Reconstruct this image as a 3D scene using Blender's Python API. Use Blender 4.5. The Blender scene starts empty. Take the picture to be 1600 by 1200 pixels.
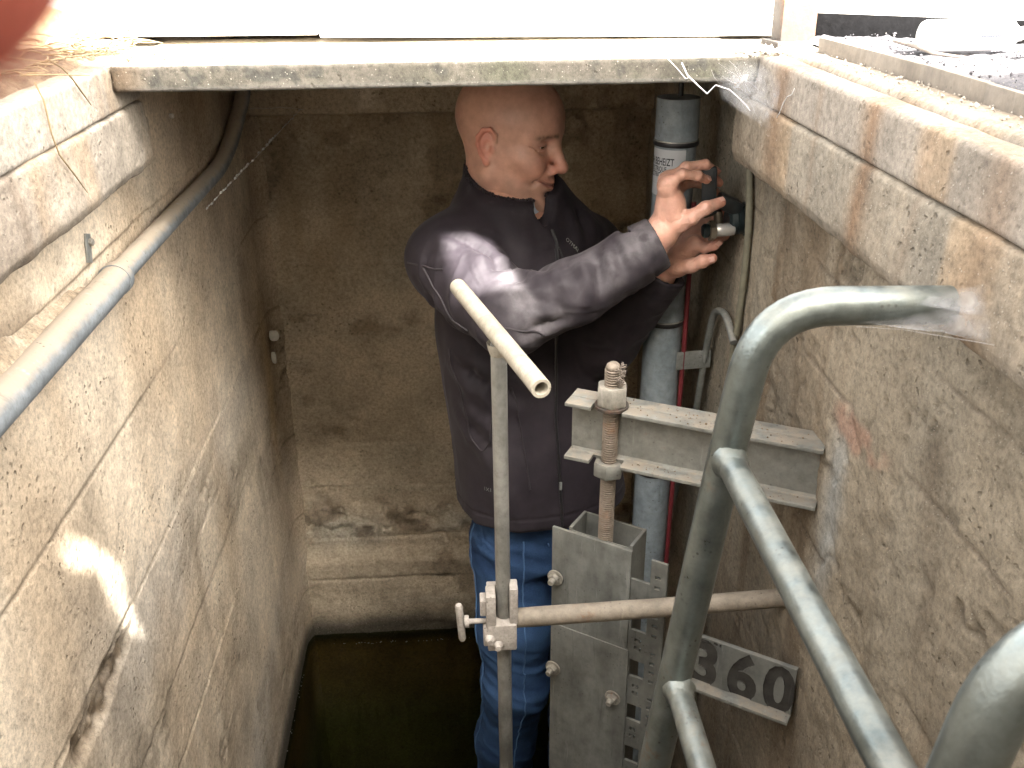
import bpy, bmesh, math, random
import numpy as np
from mathutils import Vector, Matrix
from mathutils.bvhtree import BVHTree

random.seed(7)
RNG = np.random.default_rng(11)
scene = bpy.context.scene
COL = scene.collection
pi = math.pi

# ------------------------------------------------------------------ camera
cam_d = bpy.data.cameras.new('camera')
cam = bpy.data.objects.new('camera', cam_d)
COL.objects.link(cam)
scene.camera = cam
PITCH, YAW, ROLL = math.radians(25.4), math.radians(3.3), math.radians(0.49)
CAM_Z = 0.165
fwd = Vector((math.sin(YAW) * math.cos(PITCH), math.cos(YAW) * math.cos(PITCH), -math.sin(PITCH)))
right = Vector((math.cos(YAW), -math.sin(YAW), 0.0))
up = right.cross(fwd)
r2 = right * math.cos(ROLL) - up * math.sin(ROLL)
u2 = up * math.cos(ROLL) + right * math.sin(ROLL)
mw = Matrix((r2, u2, -fwd)).transposed().to_4x4()
mw.translation = Vector((0, 0, CAM_Z))
cam.matrix_world = mw
cam_d.sensor_width = 36.0
cam_d.lens = 33.95
cam_d.clip_start = 0.005
cam_d.clip_end = 500.0
cam_d.dof.use_dof = True
cam_d.dof.focus_distance = 1.6
cam_d.dof.aperture_fstop = 18.0

# ------------------------------------------------------------------ light
SUN_DIR = Vector((0.30, -1.0, 1.0)).normalized()      # towards the sun: behind the photographer
world = bpy.data.worlds.new('World')
scene.world = world
world.use_nodes = True
wn = world.node_tree
bg = wn.nodes['Background']
sky = wn.nodes.new('ShaderNodeTexSky')
sky.sky_type = 'NISHITA'
sky.sun_disc = False
sky.sun_elevation = math.asin(SUN_DIR.z)
sky.sun_rotation = math.atan2(SUN_DIR.x, SUN_DIR.y)
sky.air_density = 1.0
sky.dust_density = 4.0
sky.ozone_density = 0.6
# thin bright cloud over the blue: most of the colour is taken out of the sky light
bw = wn.nodes.new('ShaderNodeRGBToBW'); wn.links.new(sky.outputs[0], bw.inputs[0])
tint = wn.nodes.new('ShaderNodeVectorMath'); tint.operation = 'SCALE'
tint.inputs[0].default_value = (1.07, 1.0, 0.91); wn.links.new(bw.outputs[0], tint.inputs['Scale'])
mixs = wn.nodes.new('ShaderNodeMix'); mixs.data_type = 'RGBA'; mixs.inputs[0].default_value = 0.88
wn.links.new(sky.outputs[0], mixs.inputs[6]); wn.links.new(tint.outputs[0], mixs.inputs[7])
wn.links.new(mixs.outputs[2], bg.inputs[0])
bg.inputs[1].default_value = 0.15
sun_d = bpy.data.lights.new('sun', 'SUN')
sun_d.energy = 4.0
sun_d.angle = math.radians(0.53)
sun_d.color = (1.0, 0.95, 0.88)
sun = bpy.data.objects.new('sun', sun_d)
COL.objects.link(sun)
sun.rotation_euler = (-SUN_DIR).to_track_quat('-Z', 'Y').to_euler()
sun.location = (2, -3, 5)

vs = scene.view_settings
vs.view_transform = 'Standard'
vs.look = 'None'
vs.gamma = 1.0
vs.use_curve_mapping = False
vs.exposure = 4.0
cy = scene.cycles
cy.max_bounces = 10
cy.diffuse_bounces = 8
cy.glossy_bounces = 4
cy.transparent_max_bounces = 12
cy.sample_clamp_indirect = 6.0
cy.caustics_reflective = False
cy.caustics_refractive = False

# ------------------------------------------------------------------ helpers: objects
def wloc(o):
    v = Vector((0, 0, 0))
    while o is not None:
        v += o.location
        o = o.parent
    return v

def tag(o, label=None, cat=None, group=None, kind=None):
    if label: o['label'] = label
    if cat: o['category'] = cat
    if group: o['group'] = group
    if kind: o['kind'] = kind
    return o

def thing(name, loc, label, cat, group=None):
    o = bpy.data.objects.new(name, None)
    COL.objects.link(o)
    o.location = loc
    o.empty_display_size = 0.05
    return tag(o, label, cat, group)

def mk(name, V, Fc, mat=None, parent=None, smooth=True, col=None, attrs=None, origin=None):
    """one mesh object from world-space points; quads / tris arrays or lists of faces"""
    V = np.asarray(V, dtype=np.float64)
    off = wloc(parent) if parent is not None else Vector((0, 0, 0))
    if origin is not None and parent is None:
        off = Vector(origin)
    V = V - np.array(off)[None, :]
    me = bpy.data.meshes.new(name)
    if isinstance(Fc, np.ndarray):
        n = Fc.shape[1]
        me.vertices.add(len(V)); me.vertices.foreach_set('co', V.astype(np.float32).ravel())
        me.loops.add(Fc.size); me.loops.foreach_set('vertex_index', Fc.astype(np.int32).ravel())
        me.polygons.add(len(Fc))
        me.polygons.foreach_set('loop_start', np.arange(0, Fc.size, n, dtype=np.int32))
        me.polygons.foreach_set('loop_total', np.full(len(Fc), n, dtype=np.int32))
        me.update(calc_edges=True)
    else:
        me.from_pydata(V.tolist(), [], [tuple(f) for f in Fc])
        me.update()
    me.validate()
    if smooth:
        me.polygons.foreach_set('use_smooth', np.ones(len(me.polygons), dtype=bool))
    if col is not None:
        a = me.color_attributes.new('Col', 'FLOAT_COLOR', 'POINT')
        c = np.ones((len(V), 4), dtype=np.float32); c[:, :3] = col
        a.data.foreach_set('color', c.ravel())
    if attrs:
        for k, v in attrs.items():
            a = me.attributes.new(k, 'FLOAT', 'POINT')
            a.data.foreach_set('value', np.asarray(v, dtype=np.float32))
    if mat: me.materials.append(mat)
    o = bpy.data.objects.new(name, me)
    COL.objects.link(o)
    if parent is not None: o.parent = parent
    elif origin is not None: o.location = origin
    return o

def copy_part(src, parent, loc=(0, 0, 0)):
    o = src.copy(); COL.objects.link(o); o.parent = parent; o.location = loc
    return o

class MB:
    """collects simple shapes for one mesh"""
    def __init__(s): s.v = []; s.f = []
    def add(s, V, Fc):
        b = len(s.v); s.v += [tuple(p) for p in V]; s.f += [tuple(i + b for i in f) for f in Fc]; return s
    def tube(s, pts, r, seg=14, caps=True, hollow=0):
        s.add(*tube(pts, r, seg, caps)); return s
    def box(s, c, ax, half, bev=0.0):
        s.add(*obox(c, ax, half, bev)); return s
    def build(s, name, mat, parent=None, smooth=True, auto=True, **k):
        o = mk(name, s.v, s.f, mat, parent, smooth, **k)
        if smooth and auto: sharp(o)
        return o

def sharp(o, ang=38):
    me = o.data
    try:
        me.set_sharp_from_angle(angle=math.radians(ang))
    except Exception:
        pass

def tube(pts, r, seg=14, caps=True):
    P = [Vector(p) for p in pts]
    n = len(P)
    R = r if hasattr(r, '__len__') else [r] * n
    T = []
    for i in range(n):
        a = P[max(i - 1, 0)]; b = P[min(i + 1, n - 1)]
        t = b - a
        T.append(t.normalized() if t.length > 1e-9 else (T[-1] if T else Vector((0, 0, 1))))
    ref = Vector((0, 0, 1)) if abs(T[0].z) < .9 else Vector((1, 0, 0))
    u = (ref - T[0] * ref.dot(T[0])).normalized()
    V = []; Fc = []
    for i in range(n):
        u = (u - T[i] * u.dot(T[i])).normalized()
        w = T[i].cross(u)
        for k in range(seg):
            a = 2 * pi * k / seg
            V.append(P[i] + (u * math.cos(a) + w * math.sin(a)) * R[i])
    for i in range(n - 1):
        for k in range(seg):
            k2 = (k + 1) % seg
            Fc.append((i * seg + k, i * seg + k2, (i + 1) * seg + k2, (i + 1) * seg + k))
    if caps:
        Fc.append(tuple(range(seg - 1, -1, -1)))
        Fc.append(tuple((n - 1) * seg + k for k in range(seg)))
    return V, Fc

def lathe(p0, axis, prof, seg=24, caps=True):
    """prof: list of (distance along axis, radius)"""
    a = Vector(axis).normalized()
    ref = Vector((0, 0, 1)) if abs(a.z) < .9 else Vector((1, 0, 0))
    u = (ref - a * ref.dot(a)).normalized(); w = a.cross(u)
    V = []; Fc = []
    p0 = Vector(p0)
    for (d, r) in prof:
        for k in range(seg):
            t = 2 * pi * k / seg
            V.append(p0 + a * d + (u * math.cos(t) + w * math.sin(t)) * r)
    for i in range(len(prof) - 1):
        for k in range(seg):
            k2 = (k + 1) % seg
            Fc.append((i * seg + k, i * seg + k2, (i + 1) * seg + k2, (i + 1) * seg + k))
    if caps:
        Fc.append(tuple(range(seg - 1, -1, -1)))
        Fc.append(tuple((len(prof) - 1) * seg + k for k in range(seg)))
    return V, Fc

def obox(c, ax, half, bev=0.0):
    c = Vector(c); A = [Vector(a).normalized() for a in ax]
    bm = bmesh.new()
    bmesh.ops.create_cube(bm, size=2.0)
    for v in bm.verts:
        v.co = Vector((v.co.x * half[0], v.co.y * half[1], v.co.z * half[2]))
    if bev > 0:
        bmesh.ops.bevel(bm, geom=list(bm.edges), offset=bev, segments=2, affect='EDGES', profile=.6)
    bm.verts.index_update()
    V = [c + A[0] * v.co.x + A[1] * v.co.y + A[2] * v.co.z for v in bm.verts]
    Fc = [[v.index for v in f.verts] for f in bm.faces]
    bm.free()
    return V, Fc

XYZ = ((1, 0, 0), (0, 1, 0), (0, 0, 1))

def bend(points, rad, n=7):
    """polyline with rounded corners"""
    P = [Vector(p) for p in points]
    out = [P[0]]
    for i in range(1, len(P) - 1):
        a = (P[i - 1] - P[i]); b = (P[i + 1] - P[i])
        r = min(rad, a.length * .48, b.length * .48)
        p1 = P[i] + a.normalized() * r; p2 = P[i] + b.normalized() * r
        for k in range(n + 1):
            t = k / n
            out.append(p1 * (1 - t) ** 2 + P[i] * 2 * t * (1 - t) + p2 * t * t)
    out.append(P[-1])
    return out

def densify(P, step):
    P = [Vector(p) for p in P]; out = [P[0]]
    for a, b in zip(P[:-1], P[1:]):
        m = max(1, int((b - a).length / step))
        for k in range(1, m + 1): out.append(a.lerp(b, k / m))
    return out

# ------------------------------------------------------------------ helpers: noise
_T = RNG.random((64, 64, 64)).astype(np.float32)
def n3(x, y, z):
    x = np.asarray(x, np.float32); y = np.asarray(y, np.float32); z = np.asarray(z, np.float32)
    xi = np.floor(x).astype(np.int32); yi = np.floor(y).astype(np.int32); zi = np.floor(z).astype(np.int32)
    fx = x - xi; fy = y - yi; fz = z - zi
    fx = fx * fx * (3 - 2 * fx); fy = fy * fy * (3 - 2 * fy); fz = fz * fz * (3 - 2 * fz)
    g = lambda a, b, c: _T[(xi + a) & 63, (yi + b) & 63, (zi + c) & 63]
    l = lambda a, b, t: a + (b - a) * t
    return l(l(l(g(0,0,0), g(1,0,0), fx), l(g(0,1,0), g(1,1,0), fx), fy),
             l(l(g(0,0,1), g(1,0,1), fx), l(g(0,1,1), g(1,1,1), fx), fy), fz)
def fbm(x, y, z, oct=4, gain=.5):
    s = 0; a = 1; t = 0
    for i in range(oct):
        s = s + a * n3(x * 2 ** i + 17.3 * i, y * 2 ** i + 5.1 * i, z * 2 ** i + 9.7 * i); t += a; a *= gain
    return s / t          # 0..1
def ss(a, b, x):
    t = np.clip((x - a) / (b - a), 0, 1); return t * t * (3 - 2 * t)
def gauss(x, c, s): return np.exp(-((x - c) / s) ** 2)
def mixc(c, target, f):
    f = np.clip(f, 0, 1)[:, None]
    return c * (1 - f) + np.array(target)[None, :] * f
# ------------------------------------------------------------------ materials
def newmat(name):
    m = bpy.data.materials.new(name); m.use_nodes = True
    return m, m.node_tree, m.node_tree.nodes['Principled BSDF']
def nd(nt, typ, **kw):
    n = nt.nodes.new(typ)
    for k, v in kw.items():
        if k.startswith('i_'):
            n.inputs[k[2:].replace('_', ' ')].default_value = v
        else: setattr(n, k, v)
    return n
def lk(nt, a, b): nt.links.new(a, b)
def math_(nt, op, a, b=None, c=None, clamp=False):
    n = nt.nodes.new('ShaderNodeMath'); n.operation = op; n.use_clamp = clamp
    for i, v in enumerate((a, b, c)):
        if v is None: continue
        if isinstance(v, (int, float)): n.inputs[i].default_value = v
        else: nt.links.new(v, n.inputs[i])
    return n.outputs[0]
def ramp(nt, fac, stops, interp='LINEAR'):
    n = nt.nodes.new('ShaderNodeValToRGB'); cr = n.color_ramp; cr.interpolation = interp
    while len(cr.elements) < len(stops): cr.elements.new(.5)
    for e, (p, c) in zip(cr.elements, stops):
        e.position = p
        e.color = (c, c, c, 1) if isinstance(c, (int, float)) else (*c, 1)
    nt.links.new(fac, n.inputs[0])
    return n.outputs[0]
def mixrgb(nt, fac, a, b, mode='MIX'):
    n = nt.nodes.new('ShaderNodeMix'); n.data_type = 'RGBA'; n.blend_type = mode
    for sock, v in ((n.inputs[0], fac), (n.inputs[6], a), (n.inputs[7], b)):
        if isinstance(v, (int, float)): sock.default_value = v
        elif isinstance(v, tuple): sock.default_value = (*v, 1) if len(v) == 3 else v
        else: nt.links.new(v, sock)
    return n.outputs[2]
def pos(nt, scale=None):
    g = nt.nodes.new('ShaderNodeNewGeometry')
    if scale is None: return g.outputs['Position']
    v = nt.nodes.new('ShaderNodeVectorMath'); v.operation = 'MULTIPLY'
    nt.links.new(g.outputs['Position'], v.inputs[0]); v.inputs[1].default_value = scale
    return v.outputs[0]
def noise(nt, vec, scale, detail=5, rough=.6, dist=0.0):
    n = nd(nt, 'ShaderNodeTexNoise'); n.inputs['Scale'].default_value = scale
    n.inputs['Detail'].default_value = detail; n.inputs['Roughness'].default_value = rough
    n.inputs['Distortion'].default_value = dist
    nt.links.new(vec, n.inputs['Vector']); return n.outputs['Fac']
def voro(nt, vec, scale, feature='F1'):
    n = nd(nt, 'ShaderNodeTexVoronoi'); n.feature = feature; n.inputs['Scale'].default_value = scale
    nt.links.new(vec, n.inputs['Vector']); return n.outputs['Distance']
def bump(nt, bs, h, strength, dist, prev=None):
    b = nd(nt, 'ShaderNodeBump'); b.inputs['Strength'].default_value = strength; b.inputs['Distance'].default_value = dist
    nt.links.new(h, b.inputs['Height'])
    if prev is not None: nt.links.new(prev, b.inputs['Normal'])
    nt.links.new(b.outputs[0], bs.inputs['Normal']); return b.outputs[0]

def concrete(name, a=(.20,.17,.13), b=(.36,.31,.25), c=(.50,.45,.38), attr=True, rough=.92, scale=4.0, bstr=.7, grain=1.0, spec=.25):
    """grainy cast concrete; attr: multiplied by the mesh's own stain colours"""
    m, nt, bs = newmat(name)
    P = pos(nt)
    n1 = noise(nt, P, scale, 8, .68)
    if attr:
        at = nd(nt, 'ShaderNodeAttribute', attribute_name='Col'); base = at.outputs['Color']
        v = ramp(nt, n1, [(.28, .66), (.5, 1.0), (.72, 1.28)])
        base = mixrgb(nt, 1.0, base, v, 'MULTIPLY')
    else:
        base = ramp(nt, n1, [(.30, a), (.5, b), (.70, c)])
    fine = noise(nt, P, 120, 5, .8)
    base = mixrgb(nt, 1.0, base, ramp(nt, fine, [(.28, 1 - .50 * grain), (.5, 1.0), (.72, 1 + .38 * grain)]), 'MULTIPLY')
    # sand grains: light and dark specks
    vo = voro(nt, P, 230)
    sel = noise(nt, P, 170, 1, .5)
    spk = math_(nt, 'MULTIPLY', ramp(nt, vo, [(.15, 1.0), (.30, 0.0)]), ramp(nt, sel, [(.55, 0.0), (.63, 1.0)]))
    base = mixrgb(nt, math_(nt, 'MULTIPLY', spk, .30 * grain), base, (.62, .58, .50))
    # air holes
    msk = ramp(nt, noise(nt, P, 9, 3, .6), [(.48, 0.0), (.66, 1.0)])
    wv = nd(nt, 'ShaderNodeVectorMath'); wv.operation = 'ADD'
    wn_ = nd(nt, 'ShaderNodeTexNoise'); wn_.inputs['Scale'].default_value = 60; wn_.inputs['Detail'].default_value = 3; lk(nt, P, wn_.inputs['Vector'])
    ws = nd(nt, 'ShaderNodeVectorMath'); ws.operation = 'SCALE'; ws.inputs['Scale'].default_value = .016
    lk(nt, wn_.outputs['Color'], ws.inputs[0]); lk(nt, P, wv.inputs[0]); lk(nt, ws.outputs[0], wv.inputs[1])
    vp = voro(nt, wv.outputs[0], 78)
    pit = math_(nt, 'MULTIPLY', ramp(nt, vp, [(.13, 1.0), (.27, 0.0)]), msk)
    base = mixrgb(nt, math_(nt, 'MULTIPLY', pit, .55), base, (.06, .048, .034))
    lk(nt, base, bs.inputs['Base Color'])
    bs.inputs['Roughness'].default_value = rough
    bs.inputs['Specular IOR Level'].default_value = spec
    h = math_(nt, 'ADD', math_(nt, 'MULTIPLY', fine, .42), math_(nt, 'MULTIPLY', noise(nt, P, 33, 4, .6), .30))
    h = math_(nt, 'SUBTRACT', h, math_(nt, 'MULTIPLY', pit, .9))
    h = math_(nt, 'ADD', h, math_(nt, 'MULTIPLY', spk, .25))
    bump(nt, bs, h, bstr, .0045)
    return m

def metal(name, a, b, c=None, metallic=.6, rough=(.35, .6), scale=18, dust=(.42, .37, .30), dust_amt=.4, rust=0.0, bstr=.25, streak=None, dust_up=True, full_dust=False, marks=.45):
    """weathered steel: mottled zinc, dust lying on what faces up, specks of rust"""
    m, nt, bs = newmat(name)
    P = pos(nt, streak) if streak else pos(nt)
    n1 = noise(nt, P, scale, 6, .65)
    base = ramp(nt, n1, [(.32, a), (.62, b)])
    n2 = noise(nt, pos(nt), scale * 5, 4, .7)
    base = mixrgb(nt, 1.0, base, ramp(nt, n2, [(.3, .74), (.5, 1.0), (.7, 1.22)]), 'MULTIPLY')
    g = nt.nodes.new('ShaderNodeNewGeometry')
    sx = nd(nt, 'ShaderNodeSeparateXYZ'); lk(nt, g.outputs['Normal'], sx.inputs[0])
    upf = ramp(nt, sx.outputs[2], [(.05, .12), (.75, 1.0)]) if dust_up else None
    dn = ramp(nt, noise(nt, pos(nt), 30, 6, .7), [(.38, 0.0), (.68, 1.0)])
    df = math_(nt, 'MULTIPLY', dn, dust_amt)
    if upf is not None: df = math_(nt, 'MULTIPLY', df, upf, clamp=True)
    if full_dust:                      # a thick layer on the upper side, edge broken by noise
        e_ = math_(nt, 'ADD', sx.outputs[2], math_(nt, 'MULTIPLY', math_(nt, 'SUBTRACT', noise(nt, pos(nt), 40, 5, .7), .5), .9))
        df = ramp(nt, e_, [(.22, .05), (.72, .92)])
    if rust > 0:
        rn = ramp(nt, noise(nt, pos(nt), 14, 7, .75), [(.62 - .18 * rust, 0.0), (.78 - .12 * rust, 1.0)])
        base = mixrgb(nt, math_(nt, 'MULTIPLY', rn, .85), base, ramp(nt, n2, [(.3, (.12, .045, .015)), (.7, (.34, .15, .06))]))
    base = mixrgb(nt, df, base, dust)
    # fly specks, drips and scratches
    sp = math_(nt, 'MULTIPLY', ramp(nt, voro(nt, pos(nt), 130), [(.12, 1.0), (.24, 0.0)]), ramp(nt, noise(nt, pos(nt), 21, 3, .6), [(.52, 0.0), (.66, 1.0)]))
    base = mixrgb(nt, math_(nt, 'MULTIPLY', sp, .7), base, (.045, .04, .032))
    dr = ramp(nt, noise(nt, pos(nt, (60, 60, 5)), 1.0, 5, .75), [(.60, 0.0), (.74, 1.0)])
    base = mixrgb(nt, math_(nt, 'MULTIPLY', dr, marks), base, tuple(min(1, x * 1.5 + .05) for x in b))
    dk = ramp(nt, noise(nt, pos(nt, (34, 34, 4)), 1.0, 5, .75, .3), [(.58, 0.0), (.76, 1.0)])
    base = mixrgb(nt, math_(nt, 'MULTIPLY', dk, marks), base, tuple(x * .38 for x in a))
    lk(nt, base, bs.inputs['Base Color'])
    mt = math_(nt, 'MULTIPLY', math_(nt, 'SUBTRACT', 1.0, df), metallic)
    lk(nt, mt, bs.inputs['Metallic'])
    rr = ramp(nt, n2, [(.3, rough[0]), (.7, rough[1])])
    lk(nt, math_(nt, 'ADD', rr, math_(nt, 'MULTIPLY', df, .35), clamp=True), bs.inputs['Roughness'])
    bump(nt, bs, math_(nt, 'ADD', math_(nt, 'MULTIPLY', n2, .5), noise(nt, pos(nt), 240, 3, .6)), bstr, .0015)
    return m

def plain(name, col, rough=.6, metallic=0.0, var=.18, scale=40, bstr=.15, spec=.4):
    m, nt, bs = newmat(name)
    n = noise(nt, pos(nt), scale, 5, .65)
    lo = tuple(x * (1 - var) for x in col); hi = tuple(min(1, x * (1 + var)) for x in col)
    lk(nt, ramp(nt, n, [(.3, lo), (.7, hi)]), bs.inputs['Base Color'])
    bs.inputs['Roughness'].default_value = rough; bs.inputs['Metallic'].default_value = metallic
    bs.inputs['Specular IOR Level'].default_value = spec
    if bstr: bump(nt, bs, n, bstr, .002)
    return m

MAT = {}
MAT['wall'] = concrete('cast_concrete', scale=5.0, bstr=.75)
MAT['beam'] = concrete('kerb_concrete', scale=7.0, bstr=.7)
MAT['pale'] = concrete('pale_ground_concrete', (.34,.31,.27), (.50,.47,.42), (.66,.63,.57), attr=False, scale=3.0)
MAT['plate'] = concrete('pale_cover_plate', (.50,.48,.44), (.62,.60,.56), (.74,.72,.68), attr=False, scale=3.0, bstr=.3, grain=.5)
MAT['tar'] = concrete('gritty_bitumen', (.030,.030,.034), (.075,.073,.080), (.15,.145,.15), attr=False, scale=16, bstr=1.0, grain=1.3)
MAT['soil'] = concrete('dry_soil', (0.063,0.042,0.027), (0.140,0.098,0.063), (0.238,0.182,0.119), attr=False, scale=22, bstr=1.0, grain=1.2)
MAT['ladder'] = metal('galvanised_ladder', (.105,.128,.128), (.205,.235,.230), metallic=.86, rough=(.26,.42), scale=7, dust=(.27,.26,.21), dust_amt=.55, rust=.10, bstr=.22, marks=.22)
MAT['conduit'] = metal('dusty_galvanised_conduit', (.135,.155,.170), (.25,.28,.30), metallic=.2, rough=(.6,.8), scale=22, dust=(.355,.300,.232), dust_amt=1.0, full_dust=True)
MAT['gate'] = metal('grey_zinc_plate', (.098,.104,.098), (.178,.186,.174), metallic=.3, rough=(.45,.7), scale=9, dust=(.27,.25,.205), dust_amt=.5, streak=(1.6,1.6,.5), bstr=.2, marks=.6)
MAT['ibeam'] = metal('dirty_zinc_beam', (.135,.140,.128), (.225,.23,.212), metallic=.25, rough=(.5,.75), scale=14, dust=(.235,.208,.168), dust_amt=1.5, rust=.04, bstr=.4)
MAT['thread'] = metal('rusty_threaded_steel', (0.141,0.116,0.088), (0.260,0.218,0.176), metallic=.25, rough=(.55,.8), scale=26, dust=(0.282,0.239,0.190), dust_amt=.7, rust=.45, bstr=.4)
MAT['nut'] = metal('dusty_nut_steel', (0.183,0.176,0.155), (0.310,0.296,0.260), metallic=.25, rough=(.5,.8), scale=30, dust=(0.296,0.268,0.218), dust_amt=.9, rust=.22, bstr=.4)
MAT['rod'] = metal('worn_steel_rod', (0.134,0.134,0.123), (0.352,0.352,0.331), metallic=.55, rough=(.35,.6), scale=14, dust=(0.282,0.253,0.204), dust_amt=.5, rust=.12, streak=(1,1,.35), bstr=.3)
MAT['tbar'] = metal('cream_dusty_bar', (0.250,0.225,0.175), (0.374,0.343,0.281), metallic=.05, rough=(.6,.8), scale=20, dust=(0.343,0.300,0.237), dust_amt=.8, bstr=.3)
MAT['hpipe'] = metal('brown_dusty_pipe', (.165,.14,.11), (.26,.225,.18), metallic=.1, rough=(.6,.8), scale=16, dust=(.31,.275,.225), dust_amt=.8, rust=.12, bstr=.4)
MAT['clamp'] = metal('chalky_cast_clamp', (0.253,0.229,0.204), (0.380,0.352,0.320), metallic=.05, rough=(.7,.9), scale=36, dust=(0.408,0.373,0.331), dust_amt=.8, rust=.06, bstr=.6)
MAT['bluepipe'] = metal('blue_grey_plastic_pipe', (0.141,0.172,0.197), (0.232,0.275,0.303), metallic=.0, rough=(.45,.65), scale=11, dust=(0.296,0.296,0.282), dust_amt=.5, bstr=.12)
MAT['black'] = plain('black_rubber', (.018,.018,.02), .45)
MAT['bitumen'] = plain('shade_black_bitumen', (.0045,.0045,.005), .85, var=.4, scale=90, bstr=.5, spec=.1)  # near black: shade on the slab face is put into the colour
MAT['label'] = plain('white_label', (0.465,0.486,0.514), .5, var=.06, bstr=0)
MAT['ink'] = plain('black_ink', (.02,.022,.03), .6, bstr=0)
MAT['red'] = plain('dark_red_cable', (0.152,0.022,0.028), .5)
MAT['olive'] = plain('olive_grey_cable', (0.148,0.141,0.102), .7, var=.25)
MAT['hook'] = metal('grey_bent_conduit', (0.155,0.169,0.162), (0.253,0.268,0.260), metallic=.3, dust_amt=.5)
MAT['teal'] = plain('dark_teal_plastic', (.015,.024,.026), .36, var=.3)
MAT['chrome'] = plain('bright_steel', (.60,.60,.59), .25, metallic=.6, var=.1)
MAT['bronze'] = plain('dull_bronze', (.16,.14,.11), .45, metallic=.6, var=.3)
MAT['lever'] = plain('charcoal_plastic', (.016,.019,.021), .45, var=.2)
MAT['rusty'] = metal('rusty_post', (0.025,0.021,0.019), (0.058,0.050,0.044), metallic=.1, rough=(.6,.85), scale=9, dust=(0.078,0.070,0.058), dust_amt=.5, rust=.6)
MAT['edge'] = metal('dirty_edge_strip', (0.104,0.090,0.074), (0.180,0.158,0.131), metallic=.05, rough=(.7,.9), scale=14, dust=(0.246,0.207,0.164), dust_amt=.8)
MAT['white'] = plain('white_plastic', (.80,.80,.78), .35, var=.04, bstr=0)
MAT['paleblue'] = plain('pale_blue_print', (.40,.52,.60), .5, var=.08, bstr=0)
MAT['straw'] = plain('dry_straw', (0.220,0.167,0.093), .8, var=.3, scale=60)
MAT['twig'] = plain('grey_twig', (.20,.17,.145), .85, var=.3)
MAT['leaf'] = plain('green_leaf', (.16,.24,.05), .6, var=.3)
MAT['stone'] = concrete('grey_stone', (.20,.18,.15), (.36,.33,.29), (.52,.49,.44), attr=False, scale=30, bstr=.6)
MAT['tan'] = concrete('tan_sandstone', (0.240,0.168,0.090), (0.348,0.258,0.156), (0.420,0.336,0.228), attr=False, scale=14, bstr=.6)
MAT['dust'] = concrete('tan_mortar_dust', (.24,.185,.125), (.38,.31,.225), (.52,.44,.34), attr=False, scale=18, bstr=1.0, grain=1.2)
MAT['algae'] = plain('slimy_step', (.020,.022,.012), .5)
MAT['screen'] = plain('pale_bounce_boards', (.66,.62,.55), .8, var=.12, scale=9)  # kept pale so the added boards bounce light into the shaft
MAT['wood'] = plain('weathered_wood', (.22,.17,.12), .85, var=.35, scale=9)

def web_mat(name, dens, col=(.75, .77, .80)):
    m, nt, bs = newmat(name)
    out = nt.nodes['Material Output']
    tr = nd(nt, 'ShaderNodeBsdfTransparent')
    df = nd(nt, 'ShaderNodeBsdfDiffuse'); df.inputs[0].default_value = (*col, 1)
    tl = nd(nt, 'ShaderNodeBsdfTranslucent'); tl.inputs[0].default_value = (*col, 1)
    mx0 = nd(nt, 'ShaderNodeMixShader'); mx0.inputs[0].default_value = .5
    lk(nt, df.outputs[0], mx0.inputs[1]); lk(nt, tl.outputs[0], mx0.inputs[2])
    mx = nd(nt, 'ShaderNodeMixShader')
    f = ramp(nt, noise(nt, pos(nt), 42, 4, .6, .4), [(.30, dens * .25), (.75, dens * 1.5)])
    at = nd(nt, 'ShaderNodeAttribute', attribute_name='dens')
    lk(nt, math_(nt, 'MULTIPLY', f, at.outputs['Fac'], clamp=True), mx.inputs[0])
    lk(nt, tr.outputs[0], mx.inputs[1]); lk(nt, mx0.outputs[0], mx.inputs[2])
    lk(nt, mx.outputs[0], out.inputs[0])
    return m
MAT['web'] = web_mat('cobweb_sheet', .62)
MAT['thread_web'] = plain('cobweb_thread', (.50,.50,.51), .6, var=.05, bstr=0)

def water_mat():
    m, nt, bs = newmat('dark_well_water')
    out = nt.nodes['Material Output']
    tr = nd(nt, 'ShaderNodeBsdfTransparent'); tr.inputs[0].default_value = (.29, .32, .22, 1)
    gl = nd(nt, 'ShaderNodeBsdfGlossy'); gl.inputs['Roughness'].default_value = .02
    fr = nd(nt, 'ShaderNodeFresnel'); fr.inputs[0].default_value = 1.33
    b = nd(nt, 'ShaderNodeBump'); b.inputs['Strength'].default_value = .04; b.inputs['Distance'].default_value = .01
    lk(nt, noise(nt, pos(nt), 8, 2, .5), b.inputs['Height'])
    lk(nt, b.outputs[0], gl.inputs['Normal']); lk(nt, b.outputs[0], fr.inputs['Normal'])
    mx = nd(nt, 'ShaderNodeMixShader')
    lk(nt, fr.outputs[0], mx.inputs[0]); lk(nt, tr.outputs[0], mx.inputs[1]); lk(nt, gl.outputs[0], mx.inputs[2])
    lk(nt, mx.outputs[0], out.inputs[0])
    return m
MAT['water'] = water_mat()
# ------------------------------------------------------------------ the shaft and the ground
XL, XR, YB, YN = -0.512, 0.505, 2.50, -0.36
ZW = -1.88                                   # water level

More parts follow.
